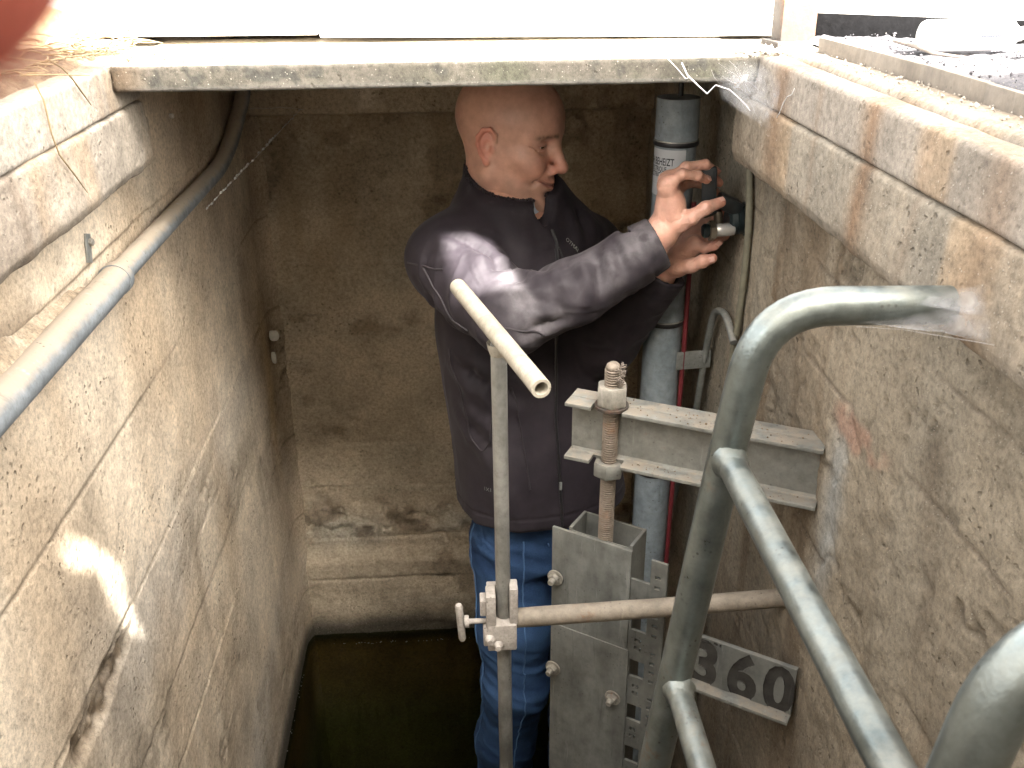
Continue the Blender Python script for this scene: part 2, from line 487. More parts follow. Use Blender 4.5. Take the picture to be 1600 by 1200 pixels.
def steps(a, b, d, fine):
    """coordinates from a to b at spacing d, the part outside `fine` six times coarser"""
    if fine is None: return np.linspace(a, b, max(2, int(round((b - a) / d))))
    f0, f1 = max(a, fine[0]), min(b, fine[1]); out = []
    if f0 > a: out.append(np.linspace(a, f0, max(2, int((f0 - a) / (6 * d))), endpoint=False))
    out.append(np.linspace(f0, f1, max(2, int((f1 - f0) / d))))
    if b > f1: out.append(np.linspace(f1, b, max(2, int((b - f1) / (6 * d))))[1:])
    return np.concatenate(out)
def relief(name, fn, u0, u1, v0, v1, du, dv, mat, flip=False, parent=None, fu=None, fv=None):
    """dense wall: fn(u, v) -> points (n x 3), colours (n x 3)"""
    us, vs_ = steps(u0, u1, du, fu), steps(v0, v1, dv, fv); nu, nv = len(us), len(vs_)
    U, V = np.meshgrid(us, vs_, indexing='ij')
    P, C = fn(U.ravel(), V.ravel())
    i = np.arange(nu * nv).reshape(nu, nv)
    q = np.stack([i[:-1, :-1], i[1:, :-1], i[1:, 1:], i[:-1, 1:]], -1).reshape(-1, 4)
    if flip: q = q[:, ::-1]
    return mk(name, P, q, mat, parent, True, col=C)

def under(C, z, ph):
    """what time under water does to the concrete: black tide line, brown growth, green lower down"""
    w = (ph - .5)
    C = mixc(C, (.030, .028, .022), ss(ZW + .11 + .10 * w, ZW + .02 + .05 * w, z) * .9)
    C = mixc(C, (.34, .19, .075), ss(ZW, ZW - .05, z) * .9)
    C = mixc(C, (.15, .15, .05), ss(ZW - .08, ZW - .40, z) * .95)
    return C

def boards(z, edges):
    """distance to the nearest formwork joint and the number of the board"""
    e = np.array(edges)
    k = np.searchsorted(-e, -z)
    d = np.min(np.abs(z[:, None] - e[None, :]), 1)
    return d, k

def pits(a, b, f, seed):
    """irregular voids left by missing grains, 0..1"""
    n = n3(a * f + 3 * n3(a * 40, b * 40, a * 0 + seed), b * f, a * 0 + seed * 7.3)
    return ss(.70, .82, n) * ss(.35, .6, fbm(a * 8, b * 8, a * 0 + seed, 3))
def left_wall(y, z):
    ph = fbm(y * 5, z * 5, z * 0 + 3, 4)
    edges = [-.255, -.515, -.765, -1.005, -1.16, -1.43, -1.70]
    zz = z + .006 * (fbm(y * 1.2, z * 0, z * 0 + 8, 2) - .5)
    d, k = boards(zz, edges)
    tint = np.array([1.0, .97, 1.05, .93, 1.02, .95, .9, .95])[np.clip(k, 0, 7)]
    off = np.array([.004, 0, -.0012, .001, -.001, .0008, 0, -.001])[np.clip(k, 0, 7)]
    hc = ss(.55, .75, fbm(y * 3.2, z * 7, z * 0 + 21, 4)) * ss(-.6, -.8, z)
    hole = gauss(y, 1.05, .12) * gauss(z, -.792 - .02 * (fbm(y * 20, z * 0, z * 0, 2) - .5), .026)
    hole = np.clip(ss(.12, .55, hole * (1.0 + 1.6 * (fbm(y * 26, z * 26, z * 0 + 5, 4) - .5))), 0, 1)
    rough = (fbm(y * 28, z * 28, z * 0 + 2, 5) - .5)
    x = XL + off + rough * (.0026 + .0036 * hc) - (fbm(y * 75, z * 75, z * 0 + 2, 3) - .5) * (.0012 + .0034 * hc) - pits(y, z, 44, 3) * (.0006 + .0028 * hc) - hole * (.003 + .016 * fbm(y * 70, z * 70, z * 0 + 5, 3)) - .0030 * np.exp(-(d / .0028) ** 2) * ss(.30, .55, fbm(y * 6, z * 0, z * 0 + 18, 3)) + .0012 * (fbm(y * 2.3, z * 2.3, z * 0 + 1, 3) - .5)
    x = x + .05 * ss(2.38, 2.52, y) ** 3 * (.4 + .6 * ph)
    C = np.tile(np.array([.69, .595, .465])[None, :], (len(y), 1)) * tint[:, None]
    C = C * (.84 + .32 * ph)[:, None]
    C = mixc(C, (.52, .50, .46), ss(.5, .75, fbm(y * 1.6, z * 2.5, z * 0 + 40, 4)) * .65 * ss(-.5, -.9, z))
    C = mixc(C, (.36, .255, .15), ss(.50, .72, fbm(y * 3, z * 1.6, z * 0 + 60, 4)) * .50)
    C = mixc(C, (.27, .22, .165), ss(.58, .80, fbm(y * 9, z * 1.0, z * 0 + 70, 4)) * .45)
    C = mixc(C, (.13, .098, .065), hole * (.55 + .45 * ss(.4, .6, fbm(y * 50, z * 50, z * 0 + 6, 3))))
    C = mixc(C, (.20, .165, .12), np.exp(-(d / .003) ** 2) * ss(.30, .6, fbm(y * 6, z * 0, z * 0 + 18, 3)) * .75)
    C = mixc(C, (.20, .165, .125), pits(y, z, 44, 3) * (.15 + .8 * hc))
    C = mixc(C, (.24, .20, .15), hc * .45)
    C = mixc(C, (.16, .125, .09), gauss(z, -.255, .03) * ss(1.35, .9, y) * ss(.35, .6, fbm(y * 14, z * 14, z * 0 + 6, 4)))
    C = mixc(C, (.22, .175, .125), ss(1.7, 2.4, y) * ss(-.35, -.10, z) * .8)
    C = mixc(C, (.62, .46, .27), np.exp(-((y - 2.36) / .05) ** 2) * gauss(z, -.95, .25) * .7)
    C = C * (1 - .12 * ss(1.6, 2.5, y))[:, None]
    C = under(C, z, ph)
    return np.stack([x, y, z], 1), C

def right_wall(y, z):
    ph = fbm(y * 5, z * 5, z * 0 + 13, 4)
    d, k = boards(z, [-.27, -.405, -.66, -.90, -1.2, -1.5])
    rough = (fbm(y * 30, z * 30, z * 0 + 12, 5) - .5)
    hc = ss(.42, .70, fbm(y * 4, z * 5, z * 0 + 31, 4))
    pt = pits(y, z, 40, 5); pt2 = pits(y, z, 85, 6)
    vst = fbm(y * 20, z * 1.0, z * 0 + 41, 4) - .5
    x = XR - (rough * (.004 + .007 * hc)) + pt * .0035 + pt2 * .002 - vst * .006 + .0025 * np.exp(-(d / .003) ** 2) * ss(.45, .6, ph) - .007 * (fbm(y * 3, z * 3, z * 0 + 9, 3) - .5)
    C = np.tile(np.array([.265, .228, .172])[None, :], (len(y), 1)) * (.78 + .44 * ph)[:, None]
    st = fbm(y * 16, z * 1.3, z * 0 + 50, 4); st2 = fbm(y * 7, z * .8, z * 0 + 55, 4)
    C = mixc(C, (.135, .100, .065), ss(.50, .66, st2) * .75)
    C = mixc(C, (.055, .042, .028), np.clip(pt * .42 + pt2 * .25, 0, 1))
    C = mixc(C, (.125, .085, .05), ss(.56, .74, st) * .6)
    C = mixc(C, (.29, .26, .205), ss(.52, .75, fbm(y * 9, z * 1.5, z * 0 + 80, 4)) * .45)
    # grey run of lime water below the beam end, brick-red patch, soot behind it
    wob = .02 * (fbm(y * 3, z * 6, z * 0 + 1, 3) - .5)
    C = mixc(C, (.27, .275, .26), gauss(y, 1.105 + wob, .030) * ss(-.40, -.50, z) * ss(-.85, -.60, z) * .85)
    red = ss(.25, .55, gauss(z, -.425 + .10 * (1.05 - y), .030) * gauss(y, 1.05, .085) + .35 * (ph - .5)) * ss(-.402, -.412, z)
    C = mixc(C, (.29, .175, .128), red * .7 * ss(.25, .6, fbm(y * 30, z * 22, z * 0 + 17, 4)))
    C = mixc(C, (.075, .052, .034), gauss(y, .86 + .16 * (z + .4), .030) * ss(-.30, -.36, z) * .6 * ss(.3, .6, fbm(y * 10, z * 3, z * 0, 3)))
    C = mixc(C, (.30, .265, .21), ss(1.35, 1.75, y) * .5)  # far end coloured paler to make up for the dim light there
    C = mixc(C, (.22, .22, .19), ss(1.35, 1.6, y) * ss(.45, .7, fbm(y * 18, z * 1.6, z * 0 + 90, 4)) * .6)
    C = mixc(C, (.13, .105, .08), np.exp(-(d / .003) ** 2) * ss(.45, .6, ph) * .7)
    C = mixc(C, (.15, .125, .095), ss(-.75, -1.0, z) * .4)
    C = under(C, z, ph)
    return np.stack([x, y, z], 1), C

def back_wall(x, z):
    ph = fbm(x * 5, z * 5, z * 0 + 23, 4)
    hc = np.clip(gauss(z, -.83, .035) * ss(.15, -.3, x) * .8 + gauss(z, -1.46 + .03 * x, .07) + .6 * ss(.55, .75, fbm(x * 3, z * 4, z * 0 + 24, 4)), 0, 1)
    rough = (fbm(x * 28, z * 28, z * 0 + 25, 5) - .5)
    lay = fbm(x * 1.2, z * 14, z * 0 + 26, 4)
    lip = ss(-.262, -.250, z)
    bd, bk = boards(z + .004 * (fbm(x * 3, z * 0, z * 0, 2) - .5), [-.655, -.93, -1.20, -1.345, -1.53, -1.67])
    y = YB - rough * (.006 + .022 * hc) + pits(x, z, 40, 9) * (.002 + .012 * hc) - .0025 * (bk % 2) + .004 * np.exp(-(bd / .003) ** 2) - .012 * (lay - .5) - .035 * lip - .02 * ss(-1.55, -1.62, z)
    C = np.tile(np.array([.43, .365, .275])[None, :], (len(x), 1)) * (.78 + .44 * ph)[:, None]
    C = mixc(C, (.40, .355, .275), ss(.5, .72, lay) * .7)
    C = mixc(C, (.40, .385, .33), gauss(z, -1.50, .06) * ss(.4, .6, ph) * .7)
    C = mixc(C, (.26, .185, .105), ss(.52, .7, fbm(x * 6, z * 1.2, z * 0 + 27, 4)) * ss(-.9, -.5, z) * .6)
    spk = .6 * ss(.58, .66, fbm(x * 22, z * 22, z * 0 + 28, 4)) * ss(-.62, -.42, z) * (1 - lip)
    C = mixc(C, (.045, .035, .025), spk * .8)
    C = mixc(C, (.33, .265, .19), ss(-.80, -.35, z) * .5 * (1 - lip))
    C = mixc(C, (.42, .355, .27), lip * .8)
    C = mixc(C, (.11, .08, .052), hc * ss(.52, .66, fbm(x * 16, z * 20, z * 0 + 29, 4)) * .7)
    C = mixc(C, (.27, .22, .155), ss(.10, .45, x) * ss(-1.2, -.3, z) * .3)
    C = under(C, z, ph)
    return np.stack([x, y, z], 1), C

def near_wall(x, z):
    ph = fbm(x * 5, z * 5, z * 0 + 33, 4)
    C = np.tile(np.array([.36, .31, .24])[None, :], (len(x), 1)) * (.8 + .4 * ph)[:, None]
    return np.stack([x, YN + .006 * (ph - .5), z], 1), under(C, z, ph)

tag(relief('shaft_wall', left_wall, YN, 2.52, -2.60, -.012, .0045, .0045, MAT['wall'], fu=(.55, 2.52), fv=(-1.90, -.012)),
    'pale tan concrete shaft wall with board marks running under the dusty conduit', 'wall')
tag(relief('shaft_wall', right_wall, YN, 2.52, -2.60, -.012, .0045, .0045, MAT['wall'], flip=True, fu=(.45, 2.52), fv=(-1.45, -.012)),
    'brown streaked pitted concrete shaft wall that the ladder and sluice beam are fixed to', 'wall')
tag(relief('shaft_wall', back_wall, XL - .01, XR + .01, -2.60, -.030, .005, .005, MAT['wall'], fv=(-1.92, -.03)),
    'dim layered concrete end wall of the shaft, behind the man', 'wall')
tag(relief('shaft_wall', near_wall, XL - .01, XR + .01, -2.60, -.012, .03, .03, MAT['wall'], flip=True),
    'plain concrete end wall of the shaft below the camera', 'wall')
mk('shaft_floor', [(-.6, -.45, -2.58), (.6, -.45, -2.58), (.6, 2.6, -2.58), (-.6, 2.6, -2.58)], [(0, 1, 2, 3)], MAT['soil'])['kind'] = 'structure'
mk('water', [(-.53, -.40, ZW), (.53, -.40, ZW), (.53, 2.56, ZW), (-.53, 2.56, ZW)], [(0, 1, 2, 3)], MAT['water'])['kind'] = 'structure'
b = MB().box((.175, 1.735, -2.23), XYZ, (.155, .24, .335), .01)
tag(b.build('concrete_step', MAT['algae']), 'concrete step under water carrying the man\'s boots', 'step')

# ground: one sheet round the shaft out to the horizon
def ring(name, hole, R, z, mat):
    x0, y0, x1, y1 = hole
    V = [(x0, y0, z), (x1, y0, z), (x1, y1, z), (x0, y1, z), (-R, -R, z), (R, -R, z), (R, R, z), (-R, R, z)]
    return mk(name, V, [(4, 5, 1, 0), (5, 6, 2, 1), (6, 7, 3, 2), (7, 4, 0, 3)], mat, smooth=False)
for xa_, xb_ in ((.432, .62), (-.66, -.462)):
    MB().box(((xa_ + xb_) / 2, 2.12, -.024), XYZ, ((xb_ - xa_) / 2, .585, .0215), .002).build('ground_slab', MAT['pale'])['kind'] = 'structure'
MB().box((0, 2.64, -.024), XYZ, (.66, .07, .0210), .002).build('ground_slab', MAT['pale'])['kind'] = 'structure'
ring('ground', (-.60, -.42, .575, 2.60), 80, -.012, MAT['pale'])['kind'] = 'structure'

# kerb beams: two courses each, worn arrises, rust runs
def prof_beam(name, prof, y0, y1, dy, colfn, amp, parent, closed_end=True, jag=0.0, seed=0):
    P = [];
    pr = np.array(prof, float)
    # resample the profile
    seg = np.linalg.norm(np.diff(pr, axis=0), axis=1); L = np.concatenate([[0], np.cumsum(seg)])
    n = int(L[-1] / .0022) + 2
    s = np.linspace(0, L[-1], n)
    px = np.interp(s, L, pr[:, 0]); pz = np.interp(s, L, pr[:, 1])
    for _ in range(1):
        px[1:-1] = px[1:-1] * .5 + .25 * (px[:-2] + px[2:]); pz[1:-1] = pz[1:-1] * .5 + .25 * (pz[:-2] + pz[2:])
    tx = np.gradient(px); tz = np.gradient(pz); l = np.hypot(tx, tz) + 1e-9
    nx, nz = tz / l, -tx / l
    m = int((y1 - y0) / dy) + 1
    ys = np.linspace(y0, y1, m)
    Y, I = np.meshgrid(ys, np.arange(n), indexing='ij')
    Y = Y.ravel(); I = I.ravel()
    X0 = px[I]; Z0 = pz[I]
    d = (fbm(X0 * 26 + seed, Y * 26, Z0 * 26, 5) - .5) * amp + (fbm(X0 * 5 + seed, Y * 5, Z0 * 5, 3) - .5) * amp
    if jag:
        e = (Y - y0) / (y1 - y0)
        Y = Y + (fbm(X0 * 20, Z0 * 20, X0 * 0 + seed, 4) - .5) * jag * ss(.8, 1.0, e)
    X = X0 + nx[I] * d; Z = Z0 + nz[I] * d
    # rounded far end
    e = ss(y1 - .035, y1, Y) ** 2
    cx, cz = px.mean(), pz.mean()
    X = X + (cx - X) * e * .16; Z = Z + (cz - Z) * e * .16
    V = np.stack([X, Y, Z], 1)
    idx = np.arange(m * n).reshape(m, n)
    F = np.stack([idx[:-1, :-1], idx[1:, :-1], idx[1:, 1:], idx[:-1, 1:]], -1).reshape(-1, 4)
    C = colfn(X, Y, Z)
    # end cap: centre point fan as degenerate quads
    c = np.array([[cx, ys[-1] + .006, cz]]); V = np.vstack([V, c]); C = np.vstack([C, C[-n:].mean(0)[None, :]])
    k = m * n
    last = idx[-1]
    cap = np.stack([last[:-1], np.full(n - 1, k), last[1:]], -1)
    faces = [tuple(q) for q in F.tolist()] + [tuple(t) for t in cap.tolist()]
    return mk(name, V, faces, MAT['beam'], parent, True, col=C)

def col_beam(base, rusts, grey, seed, lower):
    def f(x, y, z):
        ph = fbm(x * 7 + seed, y * 7, z * 7, 4)
        C = np.tile(np.array(base)[None, :], (len(x), 1)) * (.82 + .36 * ph)[:, None]
        C = mixc(C, grey, ss(.42, .68, fbm(x * 3 + seed, y * 3, z * 3 + 5, 4)) * .6)
        C = mixc(C, (.30, .21, .125), ss(.56, .76, fbm(x * 4 + seed, y * 12, z * 1.5 + 15, 4)) * .55)
        for (yc, w, s) in rusts:
            yy = y + .03 * (fbm(y * 2, z * 9, z * 0 + seed, 3) - .5) + .05 * (z + .05)
            f_ = gauss(yy, yc, w) * s * (.55 + .9 * (fbm(y * 30, z * 6, z * 0 + seed + 3, 3) - .1))
            C = mixc(C, (.165, .105, .064), f_ * .9)
        if lower:
            C = mixc(C, (.13, .105, .075), ss(-.13, -.165, z) * ss(.42, .6, ph) * .7)
        C = mixc(C, (.24, .205, .16), ss(-.004, .000, z) * .8)
        C = mixc(C, (.17, .13, .09), ss(-.004, .000, z) * ss(.5, .68, fbm(x * 25 + seed, y * 9, z * 0 + 2, 4)) * .7)
        return C
    return f

RR = [(1.285, .032, .9), (.985, .020, .95), (1.14, .008, .3), (.73, .030, .5), (.86, .010, .3)]
kr = thing('kerb_beam', (.5, .6, -.17), 'concrete kerb beam with brown rust streaks on the ladder side of the opening', 'kerb')
prof_beam('upper_course', [(.60, -.0636), (.436, -.0636), (.4305, -.061), (.430, -.057), (.4305, -.006), (.434, -.0015), (.462, -.0005), (.4645, -.011), (.4675, -.003), (.471, .003), (.478, .005), (.60, .006)][::-1],
          -.40, 1.53, .0065, col_beam((.215, .190, .160), RR, (.235, .222, .20), 3, False), .0022, kr, jag=.02, seed=3)
prof_beam('lower_course', [(.60, -.0645), (.435, -.0645), (.430, -.0668), (.4290, -.070), (.4275, -.150), (.432, -.163), (.445, -.170), (.60, -.170)],
          -.40, 1.50, .0065, col_beam((.20, .168, .128), RR, (.21, .193, .16), 8, True), .0065, kr, jag=.05, seed=8)
kl = thing('kerb_beam', (-.53, .6, -.17), 'pale concrete kerb beam with broken end, soil and straw along its top', 'kerb')
prof_beam('upper_course', [(-.62, -.0636), (-.466, -.0636), (-.4605, -.061), (-.460, -.057), (-.4605, -.006), (-.465, -.0015), (-.50, .000), (-.62, .000)],
          -.40, 1.53, .0065, col_beam((.335, .302, .256), [(1.32, .05, .2), (.9, .02, .25)], (.385, .35, .30), 5, False), .0020, kl, jag=.02, seed=5)
prof_beam('lower_course', [(-.62, -.0645), (-.465, -.0645), (-.4600, -.0668), (-.459, -.070), (-.4575, -.148), (-.463, -.160), (-.478, -.168), (-.62, -.168)][::-1],
          -.40, 1.535, .0065, col_beam((.30, .265, .22), [(1.02, .012, .35), (.97, .10, .25)], (.345, .31, .26), 9, True), .0070, kl, jag=.05, seed=9)

# lintel slab across the opening
def slab_surface(name, x0, x1, y0, y1, z0, z1, d, colfn, amp, mat, parent=None, seed=0, r=.004):
    """closed rounded slab as one extruded profile along X"""
    pr = [(y1, z0), (y0 + r, z0), (y0 + r * .3, z0 + r * .3), (y0, z0 + r), (y0, z1 - r), (y0 + r * .3, z1 - r * .3), (y0 + r, z1), (y1, z1)]
    pr = np.array(pr, float)
    seg = np.linalg.norm(np.diff(pr, axis=0), axis=1); L = np.concatenate([[0], np.cumsum(seg)])
    n = int(L[-1] / d) + 2; s = np.linspace(0, L[-1], n)
    py = np.interp(s, L, pr[:, 0]); pz = np.interp(s, L, pr[:, 1])
    m = int((x1 - x0) / d) + 1
    X, I = np.meshgrid(np.linspace(x0, x1, m), np.arange(n), indexing='ij'); X = X.ravel(); I = I.ravel()
    Y = py[I]; Z = pz[I]
    dd = (fbm(X * 30 + seed, Y * 30, Z * 30, 5) - .5) * amp
    ty = np.gradient(py); tz = np.gradient(pz); l = np.hypot(ty, tz) + 1e-9
    Y2 = Y - (-tz / l)[I] * -dd; Z2 = Z + (-ty / l)[I] * -dd
    idx = np.arange(m * n).reshape(m, n)
    F = np.stack([idx[:-1, :-1], idx[:-1, 1:], idx[1:, 1:], idx[1:, :-1]], -1).reshape(-1, 4)[:, ::-1]
    faces = [tuple(q) for q in F.tolist()] + [tuple(idx[0].tolist()), tuple(idx[-1].tolist()[::-1])]
    return mk(name, np.stack([X, Y2, Z2], 1), faces, mat, parent, True, col=colfn(X, Y, Z))
def lint_col(x, y, z):
    ph = fbm(x * 9, y * 9, z * 30 + 7, 4)
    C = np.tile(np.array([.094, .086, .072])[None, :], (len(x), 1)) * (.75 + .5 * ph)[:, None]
    m_ = ss(-.25, .05, x) * .8 + .2
    C = mixc(C, (.064, .066, .047), ss(.38, .66, fbm(x * 12, y * 9, z * 14 + 3, 5)) * m_ * .75)
    C = mixc(C, (.045, .045, .04), ss(.58, .64, fbm(x * 55, y * 20, z * 55, 3)) * ss(.4, .55, fbm(x * 8, y * 8, z * 8 + 11, 3)) * .85)
    C = mixc(C, (.20, .195, .18), gauss(z, -.034, .0035) * .6)
    C = mixc(C, (.12, .085, .055), ss(-.40, -.45, x) * .7)
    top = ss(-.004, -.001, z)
    C = mixc(C, (.60, .56, .49), top)  # top far paler than the face: sunlight put into the colour
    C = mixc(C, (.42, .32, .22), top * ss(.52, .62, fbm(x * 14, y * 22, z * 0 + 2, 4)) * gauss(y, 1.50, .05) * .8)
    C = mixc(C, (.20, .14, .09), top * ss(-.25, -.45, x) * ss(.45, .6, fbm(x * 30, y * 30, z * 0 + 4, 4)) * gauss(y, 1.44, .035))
    return C
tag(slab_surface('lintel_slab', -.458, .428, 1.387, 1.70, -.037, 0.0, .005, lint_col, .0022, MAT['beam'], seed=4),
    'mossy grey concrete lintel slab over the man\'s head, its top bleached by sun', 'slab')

# cover plates behind the lintel, lying a finger's width proud of it
MB().box((-.395, 2.24, .0255), ((1, 0, -.002), (0, 1, .004), (0, 0, 1)), (.205, .62, .011), .003)
p = MB().box((-.400, 2.245, .0255), ((1, 0, -.003), (0, 1, 0), (0, 0, 1)), (.195, .64, .0115), .003).build('cover_plate', MAT['plate'])
tag(p, 'short white cover plate left of the step in the dark joint, bleached by sun', 'plate')
p = MB().box((.170, 2.245, .0175), ((1, 0, -.010), (0, 1, 0), (0, 0, 1)), (.372, .645, .0115), .003).build('cover_plate', MAT['plate'])
tag(p, 'long white cover plate behind the lintel whose joint closes towards the post', 'plate')

# far side of the right-hand ground: edge strip, gritty bitumen, raised slab
def flat_poly(name, pts, z0, z1, mat, bev=.003, parent=None):
    bm = bmesh.new()
    vs_ = [bm.verts.new((x, y, z0)) for x, y in pts]
    f = bm.faces.new(vs_)
    r = bmesh.ops.extrude_face_region(bm, geom=[f])
    for v in r['geom']:
        if isinstance(v, bmesh.types.BMVert): v.co.z = z1
    bmesh.ops.recalc_face_normals(bm, faces=list(bm.faces))
    bm.verts.index_update()
    V = [tuple(v.co) for v in bm.verts]; Fc = [[v.index for v in f.verts] for f in bm.faces]; bm.free()
    return mk(name, V, Fc, mat, parent, False)

def tar_fn(u, v):
    # u across (0 at the strip), v along the strip
    y = -.35 + v * 1.86
    x0 = .517 + 0 * y
    x = x0 + u
    far = ss(0, .02, u)
    z = .018 + .006 * (fbm(x * 22, y * 22, x * 0 + 3, 5) - .5) + .010 * (fbm(x * 70, y * 70, x * 0 + 4, 4) - .5) - .012 * (1 - far)
    C = np.ones((len(x), 3)) * .3
    return np.stack([x, y, z], 1), C
tp = relief('ground_bitumen', tar_fn, 0, 1.5, 0, 1, .010, .0045, MAT['tar']); tp['kind'] = 'structure'
es = MB()
for i in range(12):
    y0, y1 = -.35 + i * .142, -.35 + (i + 1) * .142
    xa = .515 - .03 * max(y0 - 1.15, 0) * 2; xb = .515 - .03 * max(y1 - 1.15, 0) * 2
    dv = Vector((xb - xa, y1 - y0, 0)).normalized(); nv = Vector((dv.y, -dv.x, 0))
    es.box(((xa + xb) / 2, (y0 + y1) / 2, .012), (nv, dv, (0, 0, 1)), (.004, (y1 - y0) / 2 + .0005, .013 + .0015 * random.random()), .0012)
tag(es.build('edge_strip', MAT['edge']), 'rusty brown edging strip holding the gritty bitumen beside the kerb', 'edging')
d_ = Vector((.80, -.60, 0)); q0 = Vector((.535, 1.478, 0))
e0 = q0; e1 = q0 + d_ * 1.6
n_ = Vector((.6, .8, 0))
tag(flat_poly('raised_slab', [(e0.x, e0.y), (e1.x, e1.y), ((e1 + n_ * 1.6).x, (e1 + n_ * 1.6).y), (.56, 3.0), (.545, 1.55)], .004, .050, MAT['plate']),
    'white sunlit slab step behind the white bottle, above a black face', 'slab')
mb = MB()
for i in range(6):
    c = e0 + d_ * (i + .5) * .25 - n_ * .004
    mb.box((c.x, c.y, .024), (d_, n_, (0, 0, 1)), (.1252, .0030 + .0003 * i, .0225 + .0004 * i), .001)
tag(mb.build('shaded_bitumen_strip', MAT['bitumen']), 'bitumen strip up the face of the white slab step, shade coloured in as black', 'strip')
mb = MB().box((.503, 1.475, .075), ((1, .12, 0), (-.12, 1, 0), (0, 0, 1)), (.027, .018, .09), .003)
mb.box((.503, 1.475, .004), ((1, .12, 0), (-.12, 1, 0), (0, 0, 1)), (.036, .03, .006), .002)
tag(mb.build('steel_post', MAT['rusty']), 'stubby rusty steel post at the corner between the plates and the bitumen', 'post')

# soil with straw on the left bank
def soil_fn(u, v):
    x = -.474 - u; y = -.40 + v
    edge = ss(0, .03 + .05 * fbm(y * 9, x * 0, x * 0 + 2, 3), u)
    z = -.006 + edge * (.012 + .03 * fbm(x * 9, y * 9, x * 0 + 7, 5) + .016 * (fbm(x * 45, y * 45, x * 0 + 9, 4) - .5)) * (1 - .65 * ss(1.45, 1.75, y))
    return np.stack([x, y, z], 1), np.ones((len(x), 3)) * .3
so = relief('ground_soil', soil_fn, 0, 1.1, 0, 2.35, .008, .008, MAT['soil'], flip=True); so['kind'] = 'structure'

# added, unseen board fence behind the photographer: built only to shade the near half of the opening
screen = thing('shade_screen', (0, -.45, 0), 'high boards added as a shade fence behind the camera, one board broken short', 'screen')
HOLE = [(-.058, .934), (-.040, .984), (-.030, .964), (-.024, .912), (-.018, .880), (-.012, .846)]  # cut-out shaped to throw the sun patch on the pale wall
def board(x0, x1, top):
    if x0 < -.03 < x1:
        nx_, nz_ = 34, int(top / .0045)
        xs = np.linspace(x0, x1, nx_ + 1); zs = np.linspace(-.01, top, nz_ + 1)
        cx, cz = np.meshgrid((xs[1:] + xs[:-1]) / 2, (zs[1:] + zs[:-1]) / 2, indexing='ij')
        dm = np.full(cx.shape, 9.0)
        for (a, b) in zip(HOLE[:-1], HOLE[1:]):
            a = np.array(a); b = np.array(b); ab = b - a
            t = np.clip(((cx - a[0]) * ab[0] + (cz - a[1]) * ab[1]) / (ab @ ab), 0, 1)
            dm = np.minimum(dm, np.hypot(cx - a[0] - t * ab[0], cz - a[1] - t * ab[1]))
        keep = dm > .0060 + .0066 * ss(.930, .960, cz)
        V = []; Fc = []
        for side, yy in ((0, -.457), (1, -.451)):
            base = len(V)
            for i in range(nx_ + 1):
                for j in range(nz_ + 1): V.append((xs[i], yy, zs[j]))
            for i in range(nx_):
                for j in range(nz_):
                    if keep[i, j]:
                        a = base + i * (nz_ + 1) + j
                        q = (a, a + nz_ + 1, a + nz_ + 2, a + 1)
                        Fc.append(q if side == 0 else q[::-1])
        mk('board', V, Fc, MAT['screen'], screen, False)
    else:
        MB().box(((x0 + x1) / 2, -.454, top / 2 - .01), XYZ, ((x1 - x0) / 2 - .0003, .011, top / 2 + .01), .001).build('board', MAT['screen'], screen, False)
xs_ = [-.75, -.6, -.45, -.30, -.15, 0, .14, .28, .42, .555, .72, .86, 1.0, 1.15, 1.3, 1.45]
for a_, b_ in zip(xs_[:-1], xs_[1:]):
    if abs(a_ - .555) < .01:  # opening left here so sun reaches the man's shoulder
        board(a_, b_, 1.60)
        for xa_, xb_, za_, zb_ in ((a_, b_, 1.79, 1.842), (a_, .607, 1.595, 1.80), (.705, b_, 1.595, 1.80)):
            MB().box(((xa_ + xb_) / 2, -.454, (za_ + zb_) / 2), XYZ, ((xb_ - xa_) / 2 - .0003, .0105, (zb_ - za_) / 2), .001).build('board', MAT['screen'], screen, False)
    else:
        board(a_, b_, 1.842 if a_ < .99 else 1.50)
MB().box((.35, -.485, .5), XYZ, (1.10, .02, .04), .002).build('rail', MAT['screen'], screen, False)
for x_ in (-.7, .35, 1.40):
    MB().box((x_, -.53, .85), XYZ, (.04, .025, .86), .002).build('post', MAT['screen'], screen, False)
# ------------------------------------------------------------------ steelwork
def jitter_tube(pts, r, seg, amp, f=25, caps=True, step=.02):
    P = densify(pts, step)
    V, Fc = tube(P, r, seg, caps)
    A = np.array([tuple(v) for v in V])
    n = fbm(A[:, 0] * f, A[:, 1] * f, A[:, 2] * f, 3) - .5
    i = np.arange(len(A)) // seg
    C = np.array([tuple(p) for p in P])[np.clip(i, 0, len(P) - 1)]
    D = A - C
    A = C + D * (1 + (amp / r) * n)[:, None]
    return [tuple(a) for a in A], Fc

